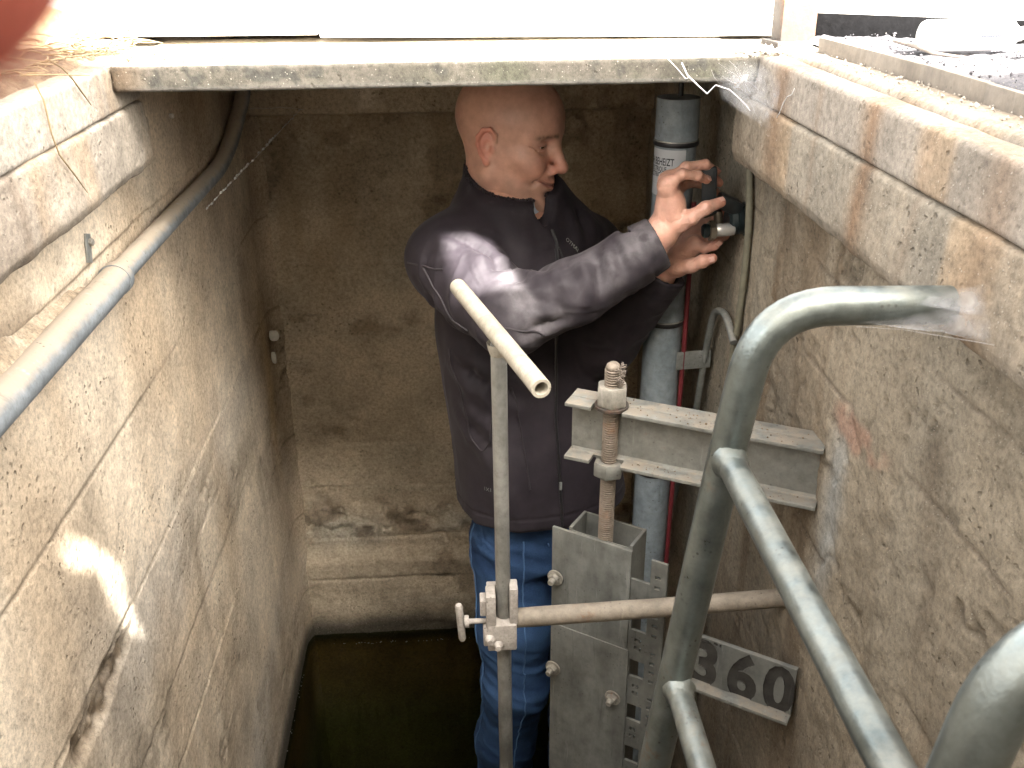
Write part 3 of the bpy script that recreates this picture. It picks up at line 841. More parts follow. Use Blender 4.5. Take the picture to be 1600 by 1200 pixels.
# ladder: two stiles bent back into the kerb, rungs between them
lad = thing('ladder', (.1, .55, -1.9), 'galvanised tube ladder bent over into the kerb at its top, cobweb on its end', 'ladder')
def stile(y):
    path = bend([(.436, y, -.137), (.262, y, -.133), (.243, y, -.271), (.196, y, -.67), (.085, y, -1.9)], .065, 10)
    return MB().add(*jitter_tube(path, .0172, 22, .0006)).build('stile', MAT['ladder'], lad)
stile(.765); stile(.345)
for z, x in ((-.278, .2415), (-.548, .2125), (-.83, .181), (-1.11, .155), (-1.39, .130), (-1.67, .105)):
    m_ = MB().add(*jitter_tube([(x, .350, z), (x, .760, z)], .0132, 18, .0005))
    rg = m_.build('rung', MAT['ladder'], lad)
    for y_, s_ in ((.752, -1), (.358, 1)):            # fillet weld at either end
        w = MB()
        V, Fc = lathe((x, y_ - (.016 if s_ < 0 else -.022), z), (0, -s_, 0), [(0, .0130), (.003, .0135), (.007, .0142), (.011, .0156), (.016, .0175)], 20, False)
        V = [Vector(v) * 1 for v in V]
        V = [v + Vector((random.gauss(0, .0006), random.gauss(0, .0006), random.gauss(0, .0006))) for v in V]
        w.add(V, Fc); w.build('weld', MAT['ladder'], rg)

# conduit along the left wall
cd = thing('conduit', (-.487, 1.3, -.283), 'dusty galvanised conduit running along the pale wall and curving up under the lintel', 'pipe')
pth = bend([(-.490, 1.32, -.2865), (-.490, 2.12, -.2865), (-.480, 2.36, -.17), (-.476, 2.40, -.03)], .16, 12)
MB().add(*jitter_tube(pth, .0172, 22, .0006)).build('pipe', MAT['conduit'], cd)
MB().add(*jitter_tube([(-.488, .885, -.2885), (-.488, 1.345, -.2875)], .0222, 22, .0008)).build('sleeve', MAT['conduit'], cd)
MB().add(*lathe((-.4885, 1.352, -.2872), (0, 1, 0), [(-.016, .0215), (-.016, .0238), (.0, .0238), (.0, .0190)], 22)).build('collar', MAT['conduit'], cd)
t = MB().box((-.507, 1.315, -.232), ((0, .95, -.3), (0, .3, .95), (1, 0, 0)), (.009, .020, .0016), .001)
t.build('clip', MAT['hook'], cd)
MB().add(*lathe((-.5055, 1.32, -.225), (1, 0, 0), [(0, .0055), (.004, .0055), (.0055, .004)], 8)).build('screw', MAT['nut'], cd)
# dust and crumbled mortar lodged behind the conduit
yy = np.linspace(.62, 1.34, 150); ww = np.linspace(0, 1, 14)
Yd, Wd = np.meshgrid(yy, ww, indexing='ij'); Yd = Yd.ravel(); Wd = Wd.ravel()
hgt = (.010 + .045 * ss(1.25, .85, Yd)) * ss(1.34, 1.22, Yd) * ss(.62, .72, Yd) * (.5 + fbm(Yd * 14, Yd * 0, Yd * 0 + 3, 3))
Xd = -.511 + .030 * Wd; Zd = -.2725 + .8 * hgt * (1 - Wd) ** 1.3 - .006 * Wd + .012 * (fbm(Xd * 60, Yd * 60, Xd * 0, 4) - .5) * (1 - Wd * .6) - .004 * ss(.86, .80, Yd) - .012 * (1 - ss(1.34, 1.20, Yd))
ii = np.arange(150 * 14).reshape(150, 14)
qd = np.stack([ii[:-1, :-1], ii[1:, :-1], ii[1:, 1:], ii[:-1, 1:]], -1).reshape(-1, 4)[:, ::-1]
dh = mk('mortar_dust', np.stack([Xd, Yd, Zd], 1), qd, MAT['dust']); tag(dh, kind='stuff')

# T-handled key rod standing in its clamp
key = thing('valve_key', (.054, 1.2, -1.9), 'worn steel rod with a cream T-handle standing upright in the clamp', 'key')
V, Fc = jitter_tube([(.0515, 1.202, -.345), (.053, 1.20, -.80), (.056, 1.20, -1.86)], .0112, 18, .0007)
MB().add(V, Fc).build('rod', MAT['rod'], key)
A_, B_ = Vector((-.001, 1.402, -.334)), Vector((.0945, 1.034, -.334))
dk = (B_ - A_).normalized()
V, Fc = jitter_tube([A_, B_], .0127, 20, .0006, caps=False)
n0 = len(V); m_ = MB().add(V, Fc)
# open tube end: lip and inner bore
def bore(mb, c, ax, r, ri, dep, seg=20):
    mb.add(*lathe(c, ax, [(0, r), (.0008, r * .97), (.0008, ri * 1.03), (0, ri), (-dep, ri), (-dep, .0001)], seg, False))
bore(m_, B_, dk, .0127, .0083, .08); bore(m_, A_, -dk, .0127, .0083, .05)
hb = m_.build('handle_bar', MAT['tbar'], key)
MB().add(*lathe((.0515, 1.202, -.362), (0, 0, 1), [(0, .0118), (.008, .0145), (.018, .0165)], 18, False)).build('weld', MAT['tbar'], hb)

# clamp on its wall pipe
cl = thing('rod_clamp', (.3, 1.21, -.81), 'rusty horizontal pipe from the wall with a chalky clamp and T-screw holding the rod', 'clamp')
V, Fc = jitter_tube([(.062, 1.196, -.806), (.30, 1.21, -.810), (.508, 1.226, -.814)], .0152, 20, .0010)
MB().add(V, Fc).build('pipe', MAT['hpipe'], cl)
body = MB()
body.box((.0495, 1.194, -.826), XYZ, (.0225, .021, .024), .003)
body.box((.0330, 1.190, -.778), XYZ, (.0075, .016, .030), .003)
body.box((.0680, 1.192, -.772), XYZ, (.0065, .014, .034), .003)
body.box((.0500, 1.213, -.780), XYZ, (.0225, .005, .030), .002)
body.build('clamp_body', MAT['clamp'], cl)
MB().box((.0215, 1.196, -.777), XYZ, (.0050, .012, .014), .002).build('jaw', MAT['clamp'], cl)
MB().box((.0255, 1.190, -.826), XYZ, (.0050, .014, .017), .003).build('jaw', MAT['clamp'], cl)
sc = MB().add(*lathe((-.008, 1.190, -.8035), (1, 0, 0), [(0, .0042), (.036, .0042)], 12))
sc.add(*lathe((-.0080, 1.190, -.8035), (1, 0, 0), [(0, .0062), (0, .0095), (.007, .0095), (.007, .0062)], 12))
so_ = sc.build('screw', MAT['clamp'], cl)
MB().tube([(-.016, 1.190, -.771), (-.0155, 1.190, -.775), (-.0120, 1.190, -.835), (-.0118, 1.190, -.839)], [.0045, .0058, .0058, .0042], 12).build('crossbar', MAT['clamp'], so_)
for x_, z_ in ((.0305, -.826), (.0425, -.838)):
    MB().add(*lathe((x_, 1.174, z_), (0, -1, 0), [(-.002, .0085), (.004, .0082), (.007, .0055), (.0105, .0050)], 10)).build('bolt', MAT['clamp'], cl)

# I-section beam cantilevered off the right wall
Db = Vector((.887, -.462, 0)); Nb = Vector((.462, .887, 0)); B0 = Vector((.170, 1.345, 0)); LB = .385
ZT, ZB = -.497, -.596
ib = thing('support_beam', (.49, 1.18, -.6), 'short grey steel I-beam sticking out of the wall with the threaded spindle through it', 'beam')
def bb(mb, s0, s1, n0, n1, z0, z1, bev=.0012):
    c = B0 + Db * ((s0 + s1) / 2) + Nb * ((n0 + n1) / 2); c.z = (z0 + z1) / 2
    mb.box(c, (Db, Nb, (0, 0, 1)), ((s1 - s0) / 2, (n1 - n0) / 2, (z1 - z0) / 2), bev)
w_ = MB(); bb(w_, 0.003, LB, -.0022, .0022, ZB + .0055, ZT - .0055, .0005); w_.build('web', MAT['ibeam'], ib)
for za, zb in ((ZT - .006, ZT), (ZB, ZB + .006)):
    f_ = MB()
    bb(f_, 0, LB, -.001, .0275, za, zb)
    bb(f_, 0, .042, -.0290, -.0012, za, zb)
    bb(f_, .092, LB, -.0290, -.0012, za, zb)
    bb(f_, .0425, .0915, -.0060, -.0012, za + .0004, zb - .0004)
    f_.build('flange', MAT['ibeam'], ib)
fl = MB()                                     # root fillets
for zz_, sg in ((ZT - .006, -1), (ZB + .006, 1)):
    for sn in (-1, 1):
        for k in range(3):
            a0 = .0022 + .0028 * k / 2
        P0 = B0 + Nb * sn * .0022; P1 = P0 + Nb * sn * .006
        a = Vector((P0.x, P0.y, zz_ + sg * .006)); b_ = Vector((P1.x, P1.y, zz_ + sg * .0003))
        mid = Vector((P0.x, P0.y, zz_)) + Nb * sn * .0018 + Vector((0, 0, sg * .0018))
        V = []
        for s in (.005, LB):
            for p_ in (a, mid, b_): V.append(p_ + Db * s)
        fl.add(V, [(0, 1, 4, 3), (1, 2, 5, 4)])
fl.build('fillet', MAT['ibeam'], ib)

# sluice gate hanging on its spindle
Dg = Vector((.829, -.559, 0)); Ng = Vector((.559, .829, 0)); G0 = Vector((.147, 1.36, 0))
gate = thing('sluice_gate', (.25, 1.30, -1.85), 'grey zinc sluice gate plate with box section, hung on a rusty threaded spindle', 'gate')
def gp(s, n, z): v = G0 + Dg * s + Ng * n; return Vector((v.x, v.y, z))
def gbox(mb, s0, s1, n0, n1, z0, z1, bev=.001):
    mb.box(gp((s0 + s1) / 2, (n0 + n1) / 2, (z0 + z1) / 2), (Dg, Ng, (0, 0, 1)), ((s1 - s0) / 2, (n1 - n0) / 2, (z1 - z0) / 2), bev)
m_ = MB(); gbox(m_, 0, .1455, -.006, 0, -1.84, -.747, .0012); m_.build('front_plate', MAT['gate'], gate)
m_ = MB(); gbox(m_, .001, .150, -.0088, -.0062, -1.84, -.946, .0008); m_.build('lower_sheet', MAT['gate'], gate)
bx = MB()
for (s0, s1, n0, n1) in ((.028, .034, .0005, .058), (.138, .144, .0005, .058), (.034, .138, .053, .058)):
    gbox(bx, s0, s1, n0, n1, -1.84, -.741, .0015)
gbox(bx, .034, .138, .0005, .003, -1.84, -.7465, .001)
bx.build('box_section', MAT['gate'], gate)
m_ = MB(); gbox(m_, .034, .138, .003, .053, -.80, -.79, .001); m_.build('dirt', MAT['soil'], gate)
SP0, SP1 = Vector((.2262, 1.298, -.432)), Vector((.2285, 1.322, -.795))
ax = (SP1 - SP0).normalized(); Ls = (SP1 - SP0).length
pr = [(-.010, .0001), (-.0095, .006), (-.006, .0100), (-.001, .0116)]
k = 0.0
while k < Ls:
    pr += [(k, .0107), (k + .0012, .0107), (k + .0020, .0126), (k + .0030, .0126)]; k += .0042
V, Fc = lathe(SP0, ax, pr, 20)
spn = MB().add(V, Fc).build('spindle', MAT['thread'], gate); sharp(spn, 60)
def nut(z0, z1, r, rot, mat, parent):
    c = SP0.lerp(SP1, (SP0.z - z0) / (SP0.z - SP1.z))
    V = []; Fc = []
    h = z1 - z0
    for zz, rr in ((0, r * .93), (h * .10, r), (h * .90, r), (h, r * .93)):
        for k in range(6): V.append((c.x + rr * math.cos(k * pi / 3 + rot), c.y + rr * math.sin(k * pi / 3 + rot), z0 + zz))
    for i in range(3):
        for k in range(6): Fc.append((i * 6 + k, i * 6 + (k + 1) % 6, (i + 1) * 6 + (k + 1) % 6, (i + 1) * 6 + k))
    Fc += [tuple(range(5, -1, -1)), tuple(range(18, 24))]
    return MB().add(V, Fc).build('nut', mat, parent)
nut(ZT + .004, ZT + .036, .0248, .35, MAT['nut'], spn)
nut(ZB - .026, ZB - .001, .0248, .2, MAT['ibeam'], spn)
cw = SP0.lerp(SP1, .18)
MB().add(*lathe((cw.x, cw.y, ZT - .001), (0, 0, 1), [(0, .012), (0, .0262), (.0042, .0262), (.0042, .012)], 24)).build('washer', MAT['rusty'], spn)
for s_, z_ in ((.009, -.846), (.007, -1.046), (.126, -1.060)):
    c = gp(s_, -.009, z_)
    q = MB().add(*lathe(c, -Ng, [(-.001, .0145), (.0022, .0145), (.0022, .012)], 20))
    V, Fc = lathe(c, -Ng, [(.0022, .0098), (.0095, .0098), (.0105, .0088)], 6)
    q.add(V, Fc); q.add(*lathe(c, -Ng, [(.0105, .0058), (.018, .0056), (.0195, .0045)], 12))
    q.build('bolt', MAT['nut'], gate)

def holed_plate(name, s0, s1, z0, z1, n0, n1, holes, mat, parent, keep=None):
    """steel plate with rectangular cut-outs, real thickness"""
    S = sorted({s0, s1, *[h[0] for h in holes], *[h[1] for h in holes]} | ({keep[0]} if keep else set()))
    Z = sorted({z0, z1, *[h[2] for h in holes], *[h[3] for h in holes]} | ({keep[1]} if keep else set()))
    S = [s for s in S if s0 <= s <= s1]; Z = [z for z in Z if z0 <= z <= z1]
    ok = np.ones((len(S) - 1, len(Z) - 1), bool)
    for i in range(len(S) - 1):
        for j in range(len(Z) - 1):
            cs, cz = (S[i] + S[i + 1]) / 2, (Z[j] + Z[j + 1]) / 2
            if any(h[0] < cs < h[1] and h[2] < cz < h[3] for h in holes): ok[i, j] = False
            if keep and cs < keep[0] and cz > keep[1]: ok[i, j] = False
    V = []; Fc = []
    nS, nZ = len(S), len(Z)
    for n in (n0, n1):
        for s in S:
            for z in Z: V.append(gp(s, n, z))
    id_ = lambda l, i, j: l * nS * nZ + i * nZ + j
    for i in range(nS - 1):
        for j in range(nZ - 1):
            if not ok[i, j]: continue
            Fc.append((id_(0, i, j), id_(0, i + 1, j), id_(0, i + 1, j + 1), id_(0, i, j + 1)))
            Fc.append((id_(1, i, j), id_(1, i, j + 1), id_(1, i + 1, j + 1), id_(1, i + 1, j)))
            for di, dj, a, b in ((-1, 0, (i, j + 1), (i, j)), (1, 0, (i + 1, j), (i + 1, j + 1)), (0, -1, (i, j), (i + 1, j)), (0, 1, (i + 1, j + 1), (i, j + 1))):
                ii_, jj_ = i + di, j + dj
                if not (0 <= ii_ < nS - 1 and 0 <= jj_ < nZ - 1) or not ok[ii_, jj_]:
                    Fc.append((id_(0, *a), id_(1, *a), id_(1, *b), id_(0, *b)))
    return mk(name, V, Fc, mat, parent, False)
holes = []
for k in range(8):
    zt = -.866 - .0985 * k
    holes.append((.1515, .1785, zt - .036, zt))
    for j in (0, 1):
        zz_ = zt - .052 - .0155 * j
        holes.append((.1585, .1635, zz_ - .008, zz_)); holes.append((.1665, .1705, zz_ - .008, zz_))
    for j in range(5):
        zz_ = zt + .088 - .0197 * j
        if j != 2: holes.append((.1875, .1965, zz_ - .008, zz_ - .001))
holes = [h for h in holes if h[3] < -.76 and (h[0] > .18 or h[3] < -.806)]
gauge = holed_plate('gauge_plate', .1465, .2075, -1.84, -.752, -.005, 0, holes, MAT['gate'], gate, keep=(.1795, -.800))

# level sign 360: digits sunk into the plate, bent foot along its lower edge
sg = thing('depth_sign', gp(.335, 0, -.98), 'narrow grey steel plate with sunken digits 360 beyond the ladder', 'sign')
def text_mesh(txt, size, bold=0.0, extrude=0.0, sx=1.0):
    c = bpy.data.curves.new('txt', 'FONT'); c.body = txt; c.size = size; c.offset = bold; c.extrude = extrude; c.resolution_u = 4
    o = bpy.data.objects.new('txt', c); COL.objects.link(o)
    dg = bpy.context.evaluated_depsgraph_get(); dg.update()
    me = bpy.data.meshes.new_from_object(o.evaluated_get(dg))
    V = np.array([tuple(v.co) for v in me.vertices]); Fc = [tuple(p.vertices) for p in me.polygons]
    bpy.data.objects.remove(o); bpy.data.curves.remove(c); bpy.data.meshes.remove(me)
    V[:, 0] *= sx
    return V, Fc
MAT['recess'] = metal('dark_recess', (.014, .013, .012), (.04, .038, .034), metallic=.0, rough=(.7, .9), scale=30, dust=(.08, .075, .065), dust_amt=.6)  # digit recesses coloured much darker than the plate
pm = MB(); gbox(pm, .236, .4265, -.006, .002, -.957, -.866, .0012)
plate_o = pm.build('plate', MAT['gate'], sg, False)
plate_o.data.materials.append(MAT['recess'])
cut = MB()
for ch, sc_ in (('3', .2820), ('6', .3450), ('0', .4035)):
    V, Fc = text_mesh(ch, .121, bold=.0046, extrude=.0025, sx=.80)
    mid = (V[:, :2].max(0) + V[:, :2].min(0)) / 2
    W = [gp(sc_ + (v[0] - mid[0]), -.006 - v[2] , -.9165 + (v[1] - mid[1])) for v in V]
    cut.add(W, Fc)
for (a_, b_, c_, d2) in ((.272, .286, -.8735, -.8695), (.293, .300, -.8745, -.8685), (.303, .306, -.8745, -.8685)):
    gbox(cut, a_, b_, -.0085, -.0035, c_, d2, 0)
co = cut.build('cutter', MAT['recess'], sg, False)
co.data.materials.clear(); co.data.materials.append(MAT['gate']); co.data.materials.append(MAT['recess'])
for p_ in co.data.polygons: p_.material_index = 1
bm_ = plate_o.modifiers.new('cut', 'BOOLEAN'); bm_.operation = 'DIFFERENCE'; bm_.object = co; bm_.solver = 'EXACT'; bm_.use_self = True
dg = bpy.context.evaluated_depsgraph_get(); dg.update()
nm = bpy.data.meshes.new_from_object(plate_o.evaluated_get(dg))
plate_o.modifiers.clear(); plate_o.data = nm
bpy.data.objects.remove(co)
m_ = MB()
m_.box(gp(.3315, -.0115, -.9605), (Dg, Ng, (0, 0, 1)), (.095, .0135, .003), .001)
m_.build('foot', MAT['ibeam'], sg)

# heated pipe in the far corner
hp = thing('heated_pipe', (.40, 1.757, -1.9), 'blue-grey vertical pipe with white label and black straps in the far corner', 'pipe')
PT, PB, PRAD = Vector((.4045, 1.757, -.118)), Vector((.3955, 1.757, -1.9)), .0375
pax = (PB - PT).normalized()
MB().tube(densify([PT, PB], .05), PRAD, 40).build('pipe', MAT['bluepipe'], hp)
MB().add(*lathe(PT + Vector((0, 0, .004)), (0, 0, -1), [(0, .030), (.0, PRAD + .0012), (.078, PRAD + .0016), (.078, PRAD)], 40)).build('cap', MAT['bluepipe'], hp)
for z_ in (-.193, -.540, -.877):
    c = PT.lerp(PB, (PT.z - z_) / (PT.z - PB.z))
    V, Fc = lathe(c, pax, [(-.0042, PRAD), (-.0042, PRAD + .0034), (-.002, PRAD + .0042), (.002, PRAD + .0042), (.0042, PRAD + .0034), (.0042, PRAD)], 40, False)
    MB().add(V, Fc).build('strap', MAT['black'], hp)
    MB().add(*lathe(c + Vector((0, 0, .0052)), pax, [(-.0008, PRAD + .0002), (-.0008, PRAD + .0036), (.0008, PRAD + .0036), (.0008, PRAD + .0002)], 40, False)).build('strap_lip', MAT['chrome'], hp)
vw = math.atan2(-1.757, -.40)                  # heading from the pipe towards the opening
def on_pipe(x, z, lift):
    """x: metres round the pipe (positive to the right as seen), z: world height"""
    t_ = vw + x / PRAD
    c = PT.lerp(PB, (PT.z - z) / (PT.z - PB.z))
    return (c.x + (PRAD + lift) * math.cos(t_), c.y + (PRAD + lift) * math.sin(t_), z)
V = []; Fc = []
nx_ = 40
for i in range(nx_ + 1):
    x = -.070 + (.070 + .020) * i / nx_
    for z in (-.286, -.2015): V.append(on_pipe(x, z, .0006))
for i in range(nx_): Fc.append((i * 2, i * 2 + 2, i * 2 + 3, i * 2 + 1))
lb_ = mk('label', V, Fc, MAT['label'], hp)
def pipe_text(txt, xr, z, size, width, bold):
    V, Fc = text_mesh(txt, size, bold)
    # cut the long faces finely enough to bend: subdivide through bmesh
    bm = bmesh.new()
    vs_ = [bm.verts.new(v) for v in V]
    for f in Fc:
        try: bm.faces.new([vs_[i] for i in f])
        except ValueError: pass
    bmesh.ops.triangulate(bm, faces=list(bm.faces))
    bm.verts.index_update()
    V = np.array([tuple(v.co) for v in bm.verts]); Fc = [[v.index for v in f.verts] for f in bm.faces]; bm.free()
    V[:, 0] *= width / (V[:, 0].max() - V[:, 0].min()); V[:, 0] += xr - V[:, 0].max()
    W = [on_pipe(v[0], z + v[1], .0011) for v in V]
    mk('lettering', W, Fc, MAT['ink'], lb_, False)
pipe_text('ELEKTRISCH BEHEIZT', -.0006, -.2295, .0185, .102, .0003)
pipe_text('CHAUFFAGE ELECTRIQUE', -.0135, -.2410, .0125, .088, .0002)
pipe_text('HEATED ELECTRICAL', -.0155, -.2515, .0125, .080, .0002)
pipe_text('. . . . . .', -.020, -.2640, .008, .030, .0)
MB().box((.462, 1.735, -.62), ((1, .1, 0), (-.1, 1, 0), (0, 0, 1)), (.036, .0025, .019), .001).build('wall_clip', MAT['hook'], hp)
MB().tube([(.4405, 1.735, -.30), (.4420, 1.735, -.60), (.4385, 1.735, -1.0), (.4350, 1.735, -1.8)], .0048, 10).build('trace_cable', MAT['red'], hp)
c_ = MB().tube([(.4075, 1.757, -.112), (.407, 1.758, -.07), (.4065, 1.76, -.030)], .0045, 10)
tag(c_.build('cable', MAT['black']), 'thin black cable dropping from the lintel into the top of the blue-grey pipe', 'cable')
c_ = MB().tube(bend([(.492, 1.65, -.04), (.494, 1.585, -.22), (.496, 1.565, -.32), (.496, 1.572, -.46), (.495, 1.59, -.56), (.494, 1.61, -.80), (.493, 1.62, -1.85)], .05), .0062, 10)
tag(c_.build('cable', MAT['olive']), 'olive grey cable running straight down the wall beside the tap', 'cable')
c_ = MB().tube(bend([(.488, 1.565, -.512), (.487, 1.625, -.478), (.486, 1.70, -.500), (.486, 1.735, -.60), (.487, 1.77, -.75), (.489, 1.93, -1.10), (.49, 2.02, -1.45), (.49, 2.05, -1.9)], .06), .0068, 12)
tag(c_.build('bent_conduit', MAT['hook']), 'thin grey conduit with a hooked top against the wall right of the blue-grey pipe', 'conduit')

# the tap he is working on
tap = thing('tap', (.47, 1.62, -.31), 'dark teal wall tap with bright sleeve and raised charcoal lever in the man\'s hands', 'tap')
T0 = Vector((.505, 1.615, -.300)); ta = Vector((-1, -.06, -.03)).normalized()
MB().add(*lathe(T0, ta, [(0, .030), (.004, .030), (.006, .022)], 24)).build('wall_flange', MAT['teal'], tap)
MB().add(*lathe(T0, ta, [(.004, .0245), (.010, .0255), (.0105, .0235), (.013, .0235), (.0135, .0255), (.020, .0255), (.0205, .024), (.0225, .024), (.023, .025), (.032, .0230), (.036, .018)], 28)).build('union', MAT['teal'], tap)
MB().add(*lathe(T0 + ta * .026 + Vector((0, -.014, -.012)), ta, [(0, .0105), (.002, .0115), (.033, .0115), (.035, .010)], 24)).build('sleeve', MAT['chrome'], tap)
MB().add(*lathe(T0 + ta * .060 + Vector((0, -.014, -.012)), ta, [(0, .0165), (.001, .018), (.010, .018), (.011, .0165)], 6)).build('nut', MAT['bronze'], tap)
MB().add(*lathe(T0 + ta * .070 + Vector((0, -.013, -.012)), ta, [(0, .012), (.008, .0125), (.011, .010), (.012, .004)], 20)).build('end_cap', MAT['teal'], tap)
MB().add(*lathe(T0 + ta * .050 + Vector((0, 0, -.006)), (-.12, 0, 1), [(0, .008), (.020, .008), (.024, .006)], 16)).build('stem', MAT['bronze'], tap)
lv = MB().box((.428, 1.592, -.237), ((1, -.2, .03), (.2, 1, 0), (-.05, 0, 1)), (.0125, .0080, .036), .006)
lv.box((.470, 1.612, -.272), ((1, 0, -.45), (0, 1, 0), (.45, 0, 1)), (.022, .017, .013), .007)
lv.box((.436, 1.600, -.274), ((1, -.2, .3), (.2, 1, 0), (-.3, 0, 1)), (.0085, .0060, .012), .003)
lv.build('lever', MAT['lever'], tap)
# ------------------------------------------------------------------ implicit surfaces for the figure
class Field:
    def __init__(s, lo, hi, h):
        s.h = h; s.lo = np.array(lo, float)
        n = np.ceil((np.array(hi, float) - s.lo) / h).astype(int) + 1
        s.ax = [(s.lo[i] + h * np.arange(n[i])).astype(np.float32) for i in range(3)]
        s.D = np.full(tuple(n), .2, np.float32)
    def sl(s, lo, hi):
        r = []
        for i in range(3):
            a = int(np.clip(math.floor((lo[i] - s.lo[i]) / s.h), 0, len(s.ax[i]))); b = int(np.clip(math.ceil((hi[i] - s.lo[i]) / s.h) + 1, 0, len(s.ax[i])))
            r.append(slice(a, b))
        return tuple(r)
    def op(s, fn, lo, hi, k, mode='u'):
        q = s.sl(np.array(lo) - k - .004, np.array(hi) + k + .004)
        if any(t.stop <= t.start for t in q): return s
        X = s.ax[0][q[0]][:, None, None]; Y = s.ax[1][q[1]][None, :, None]; Z = s.ax[2][q[2]][None, None, :]
        d = fn(X, Y, Z).astype(np.float32); D = s.D[q]
        k = max(k, 1e-5)
        if mode == 'u':
            h = np.maximum(k - np.abs(D - d), 0) / k; s.D[q] = np.minimum(D, d) - h * h * k * .25
        else:
            d = -d
            h = np.maximum(k - np.abs(D - d), 0) / k; s.D[q] = np.maximum(D, d) + h * h * k * .25
        return s
    def ell(s, c, r, k=.01, rot=None, mode='u'):
        c = np.array(c, float); r = np.array(r, float); m = r.max()
        def fn(X, Y, Z):
            x, y, z = X - c[0], Y - c[1], Z - c[2]
            if rot is not None:
                x, y, z = (rot[0][0] * x + rot[0][1] * y + rot[0][2] * z, rot[1][0] * x + rot[1][1] * y + rot[1][2] * z, rot[2][0] * x + rot[2][1] * y + rot[2][2] * z)
            k0 = np.sqrt((x / r[0]) ** 2 + (y / r[1]) ** 2 + (z / r[2]) ** 2)
            k1 = np.sqrt((x / r[0] ** 2) ** 2 + (y / r[1] ** 2) ** 2 + (z / r[2] ** 2) ** 2) + 1e-6
            return k0 * (k0 - 1) / k1
        return s.op(fn, c - m, c + m, k, mode)
    def cap(s, a, b, ra, rb, k=.01, mode='u', flat=None):
        a = np.array(a, float); b = np.array(b, float); ab = b - a; l2 = ab @ ab + 1e-12; m = max(ra, rb)
        def fn(X, Y, Z):
            x, y, z = X - a[0], Y - a[1], Z - a[2]
            t = np.clip((x * ab[0] + y * ab[1] + z * ab[2]) / l2, 0, 1)
            x, y, z = x - t * ab[0], y - t * ab[1], z - t * ab[2]
            d2 = x * x + y * y + z * z
            if flat is not None:                      # squeeze along a direction
                n, f = flat
                dn = x * n[0] + y * n[1] + z * n[2]
                d2 = d2 + dn * dn * (f * f - 1)
            return np.sqrt(d2) - (ra + (rb - ra) * t)
        return s.op(fn, np.minimum(a, b) - m, np.maximum(a, b) + m, k, mode)
    def chain(s, pts, rad, k=.01, mode='u', flat=None):
        for i in range(len(pts) - 1): s.cap(pts[i], pts[i + 1], rad[i], rad[i + 1], k, mode, flat)
        return s
    def mesh(s):
        """naive surface nets"""
        D = s.D; S = D < 0
        nx, ny, nz = D.shape
        cnt = np.zeros((nx - 1, ny - 1, nz - 1), np.int8)
        for i in (0, 1):
            for j in (0, 1):
                for k in (0, 1): cnt += S[i:nx - 1 + i, j:ny - 1 + j, k:nz - 1 + k]
        I = np.argwhere((cnt > 0) & (cnt < 8))
        idx = np.full(cnt.shape, -1, np.int32); idx[I[:, 0], I[:, 1], I[:, 2]] = np.arange(len(I))
        acc = np.zeros((len(I), 3)); w = np.zeros(len(I))
        C = [(0,0,0),(1,0,0),(0,1,0),(1,1,0),(0,0,1),(1,0,1),(0,1,1),(1,1,1)]
        val = [D[I[:, 0] + c[0], I[:, 1] + c[1], I[:, 2] + c[2]] for c in C]
        for a, b in ((0,1),(2,3),(4,5),(6,7),(0,2),(1,3),(4,6),(5,7),(0,4),(1,5),(2,6),(3,7)):
            m = (val[a] < 0) != (val[b] < 0)
            t = np.where(m, val[a] / (val[a] - val[b] + 1e-12), 0)
            ca, cb = np.array(C[a], float), np.array(C[b], float)
            acc += np.where(m[:, None], ca[None, :] + t[:, None] * (cb - ca)[None, :], 0); w += m
        V = s.lo[None, :] + s.h * (I + acc / w[:, None])
        Q = []
        for axis in range(3):
            o1, o2 = [(1, 2), (2, 0), (0, 1)][axis]
            A = np.moveaxis(S, axis, 0)
            ch = np.moveaxis(A[:-1] != A[1:], 0, axis)
            E = np.argwhere(ch)
            E = E[(E[:, o1] > 0) & (E[:, o2] > 0) & (E[:, o1] < D.shape[o1] - 1) & (E[:, o2] < D.shape[o2] - 1)]
            def at(da, db):
                q = E.copy(); q[:, o1] += da; q[:, o2] += db; return idx[q[:, 0], q[:, 1], q[:, 2]]
            q = np.stack([at(-1, -1), at(0, -1), at(0, 0), at(-1, 0)], 1)
            ins = S[E[:, 0], E[:, 1], E[:, 2]]
            q[~ins] = q[~ins][:, ::-1]
            Q.append(q)
        Q = np.concatenate(Q); Q = Q[(Q >= 0).all(1)]
        return V, Q

def vnormals(V, Q):
    n = np.cross(V[Q[:, 2]] - V[Q[:, 0]], V[Q[:, 3]] - V[Q[:, 1]])
    N = np.zeros_like(V)
    for i in range(4): np.add.at(N, Q[:, i], n)
    return N / (np.linalg.norm(N, axis=1)[:, None] + 1e-12)
def relax(V, Q, it=2, lam=.5):
    for _ in range(it):
        A = np.zeros_like(V); c = np.zeros(len(V))
        for i in range(4):
            for j in (1, 3):
                np.add.at(A, Q[:, i], V[Q[:, (i + j) % 4]]); np.add.at(c, Q[:, i], 1)
        V = V * (1 - lam) + lam * A / np.maximum(c, 1)[:, None]
    return V
def frame(f, tilt=0.0, roll=0.0):
    """rows: forward, left, up"""
    f = Vector(f).normalized(); l = Vector((0, 0, 1)).cross(f).normalized(); u = f.cross(l)
    if roll:
        q = Matrix.Rotation(roll, 3, f); l = q @ l; u = q @ u
    return np.array([f, l, u])
# ------------------------------------------------------------------ the man
man = thing('person', (.16, 1.80, -1.895), 'man with shaved head in dark dusty softshell jacket and blue jeans reaching to the tap', 'person')

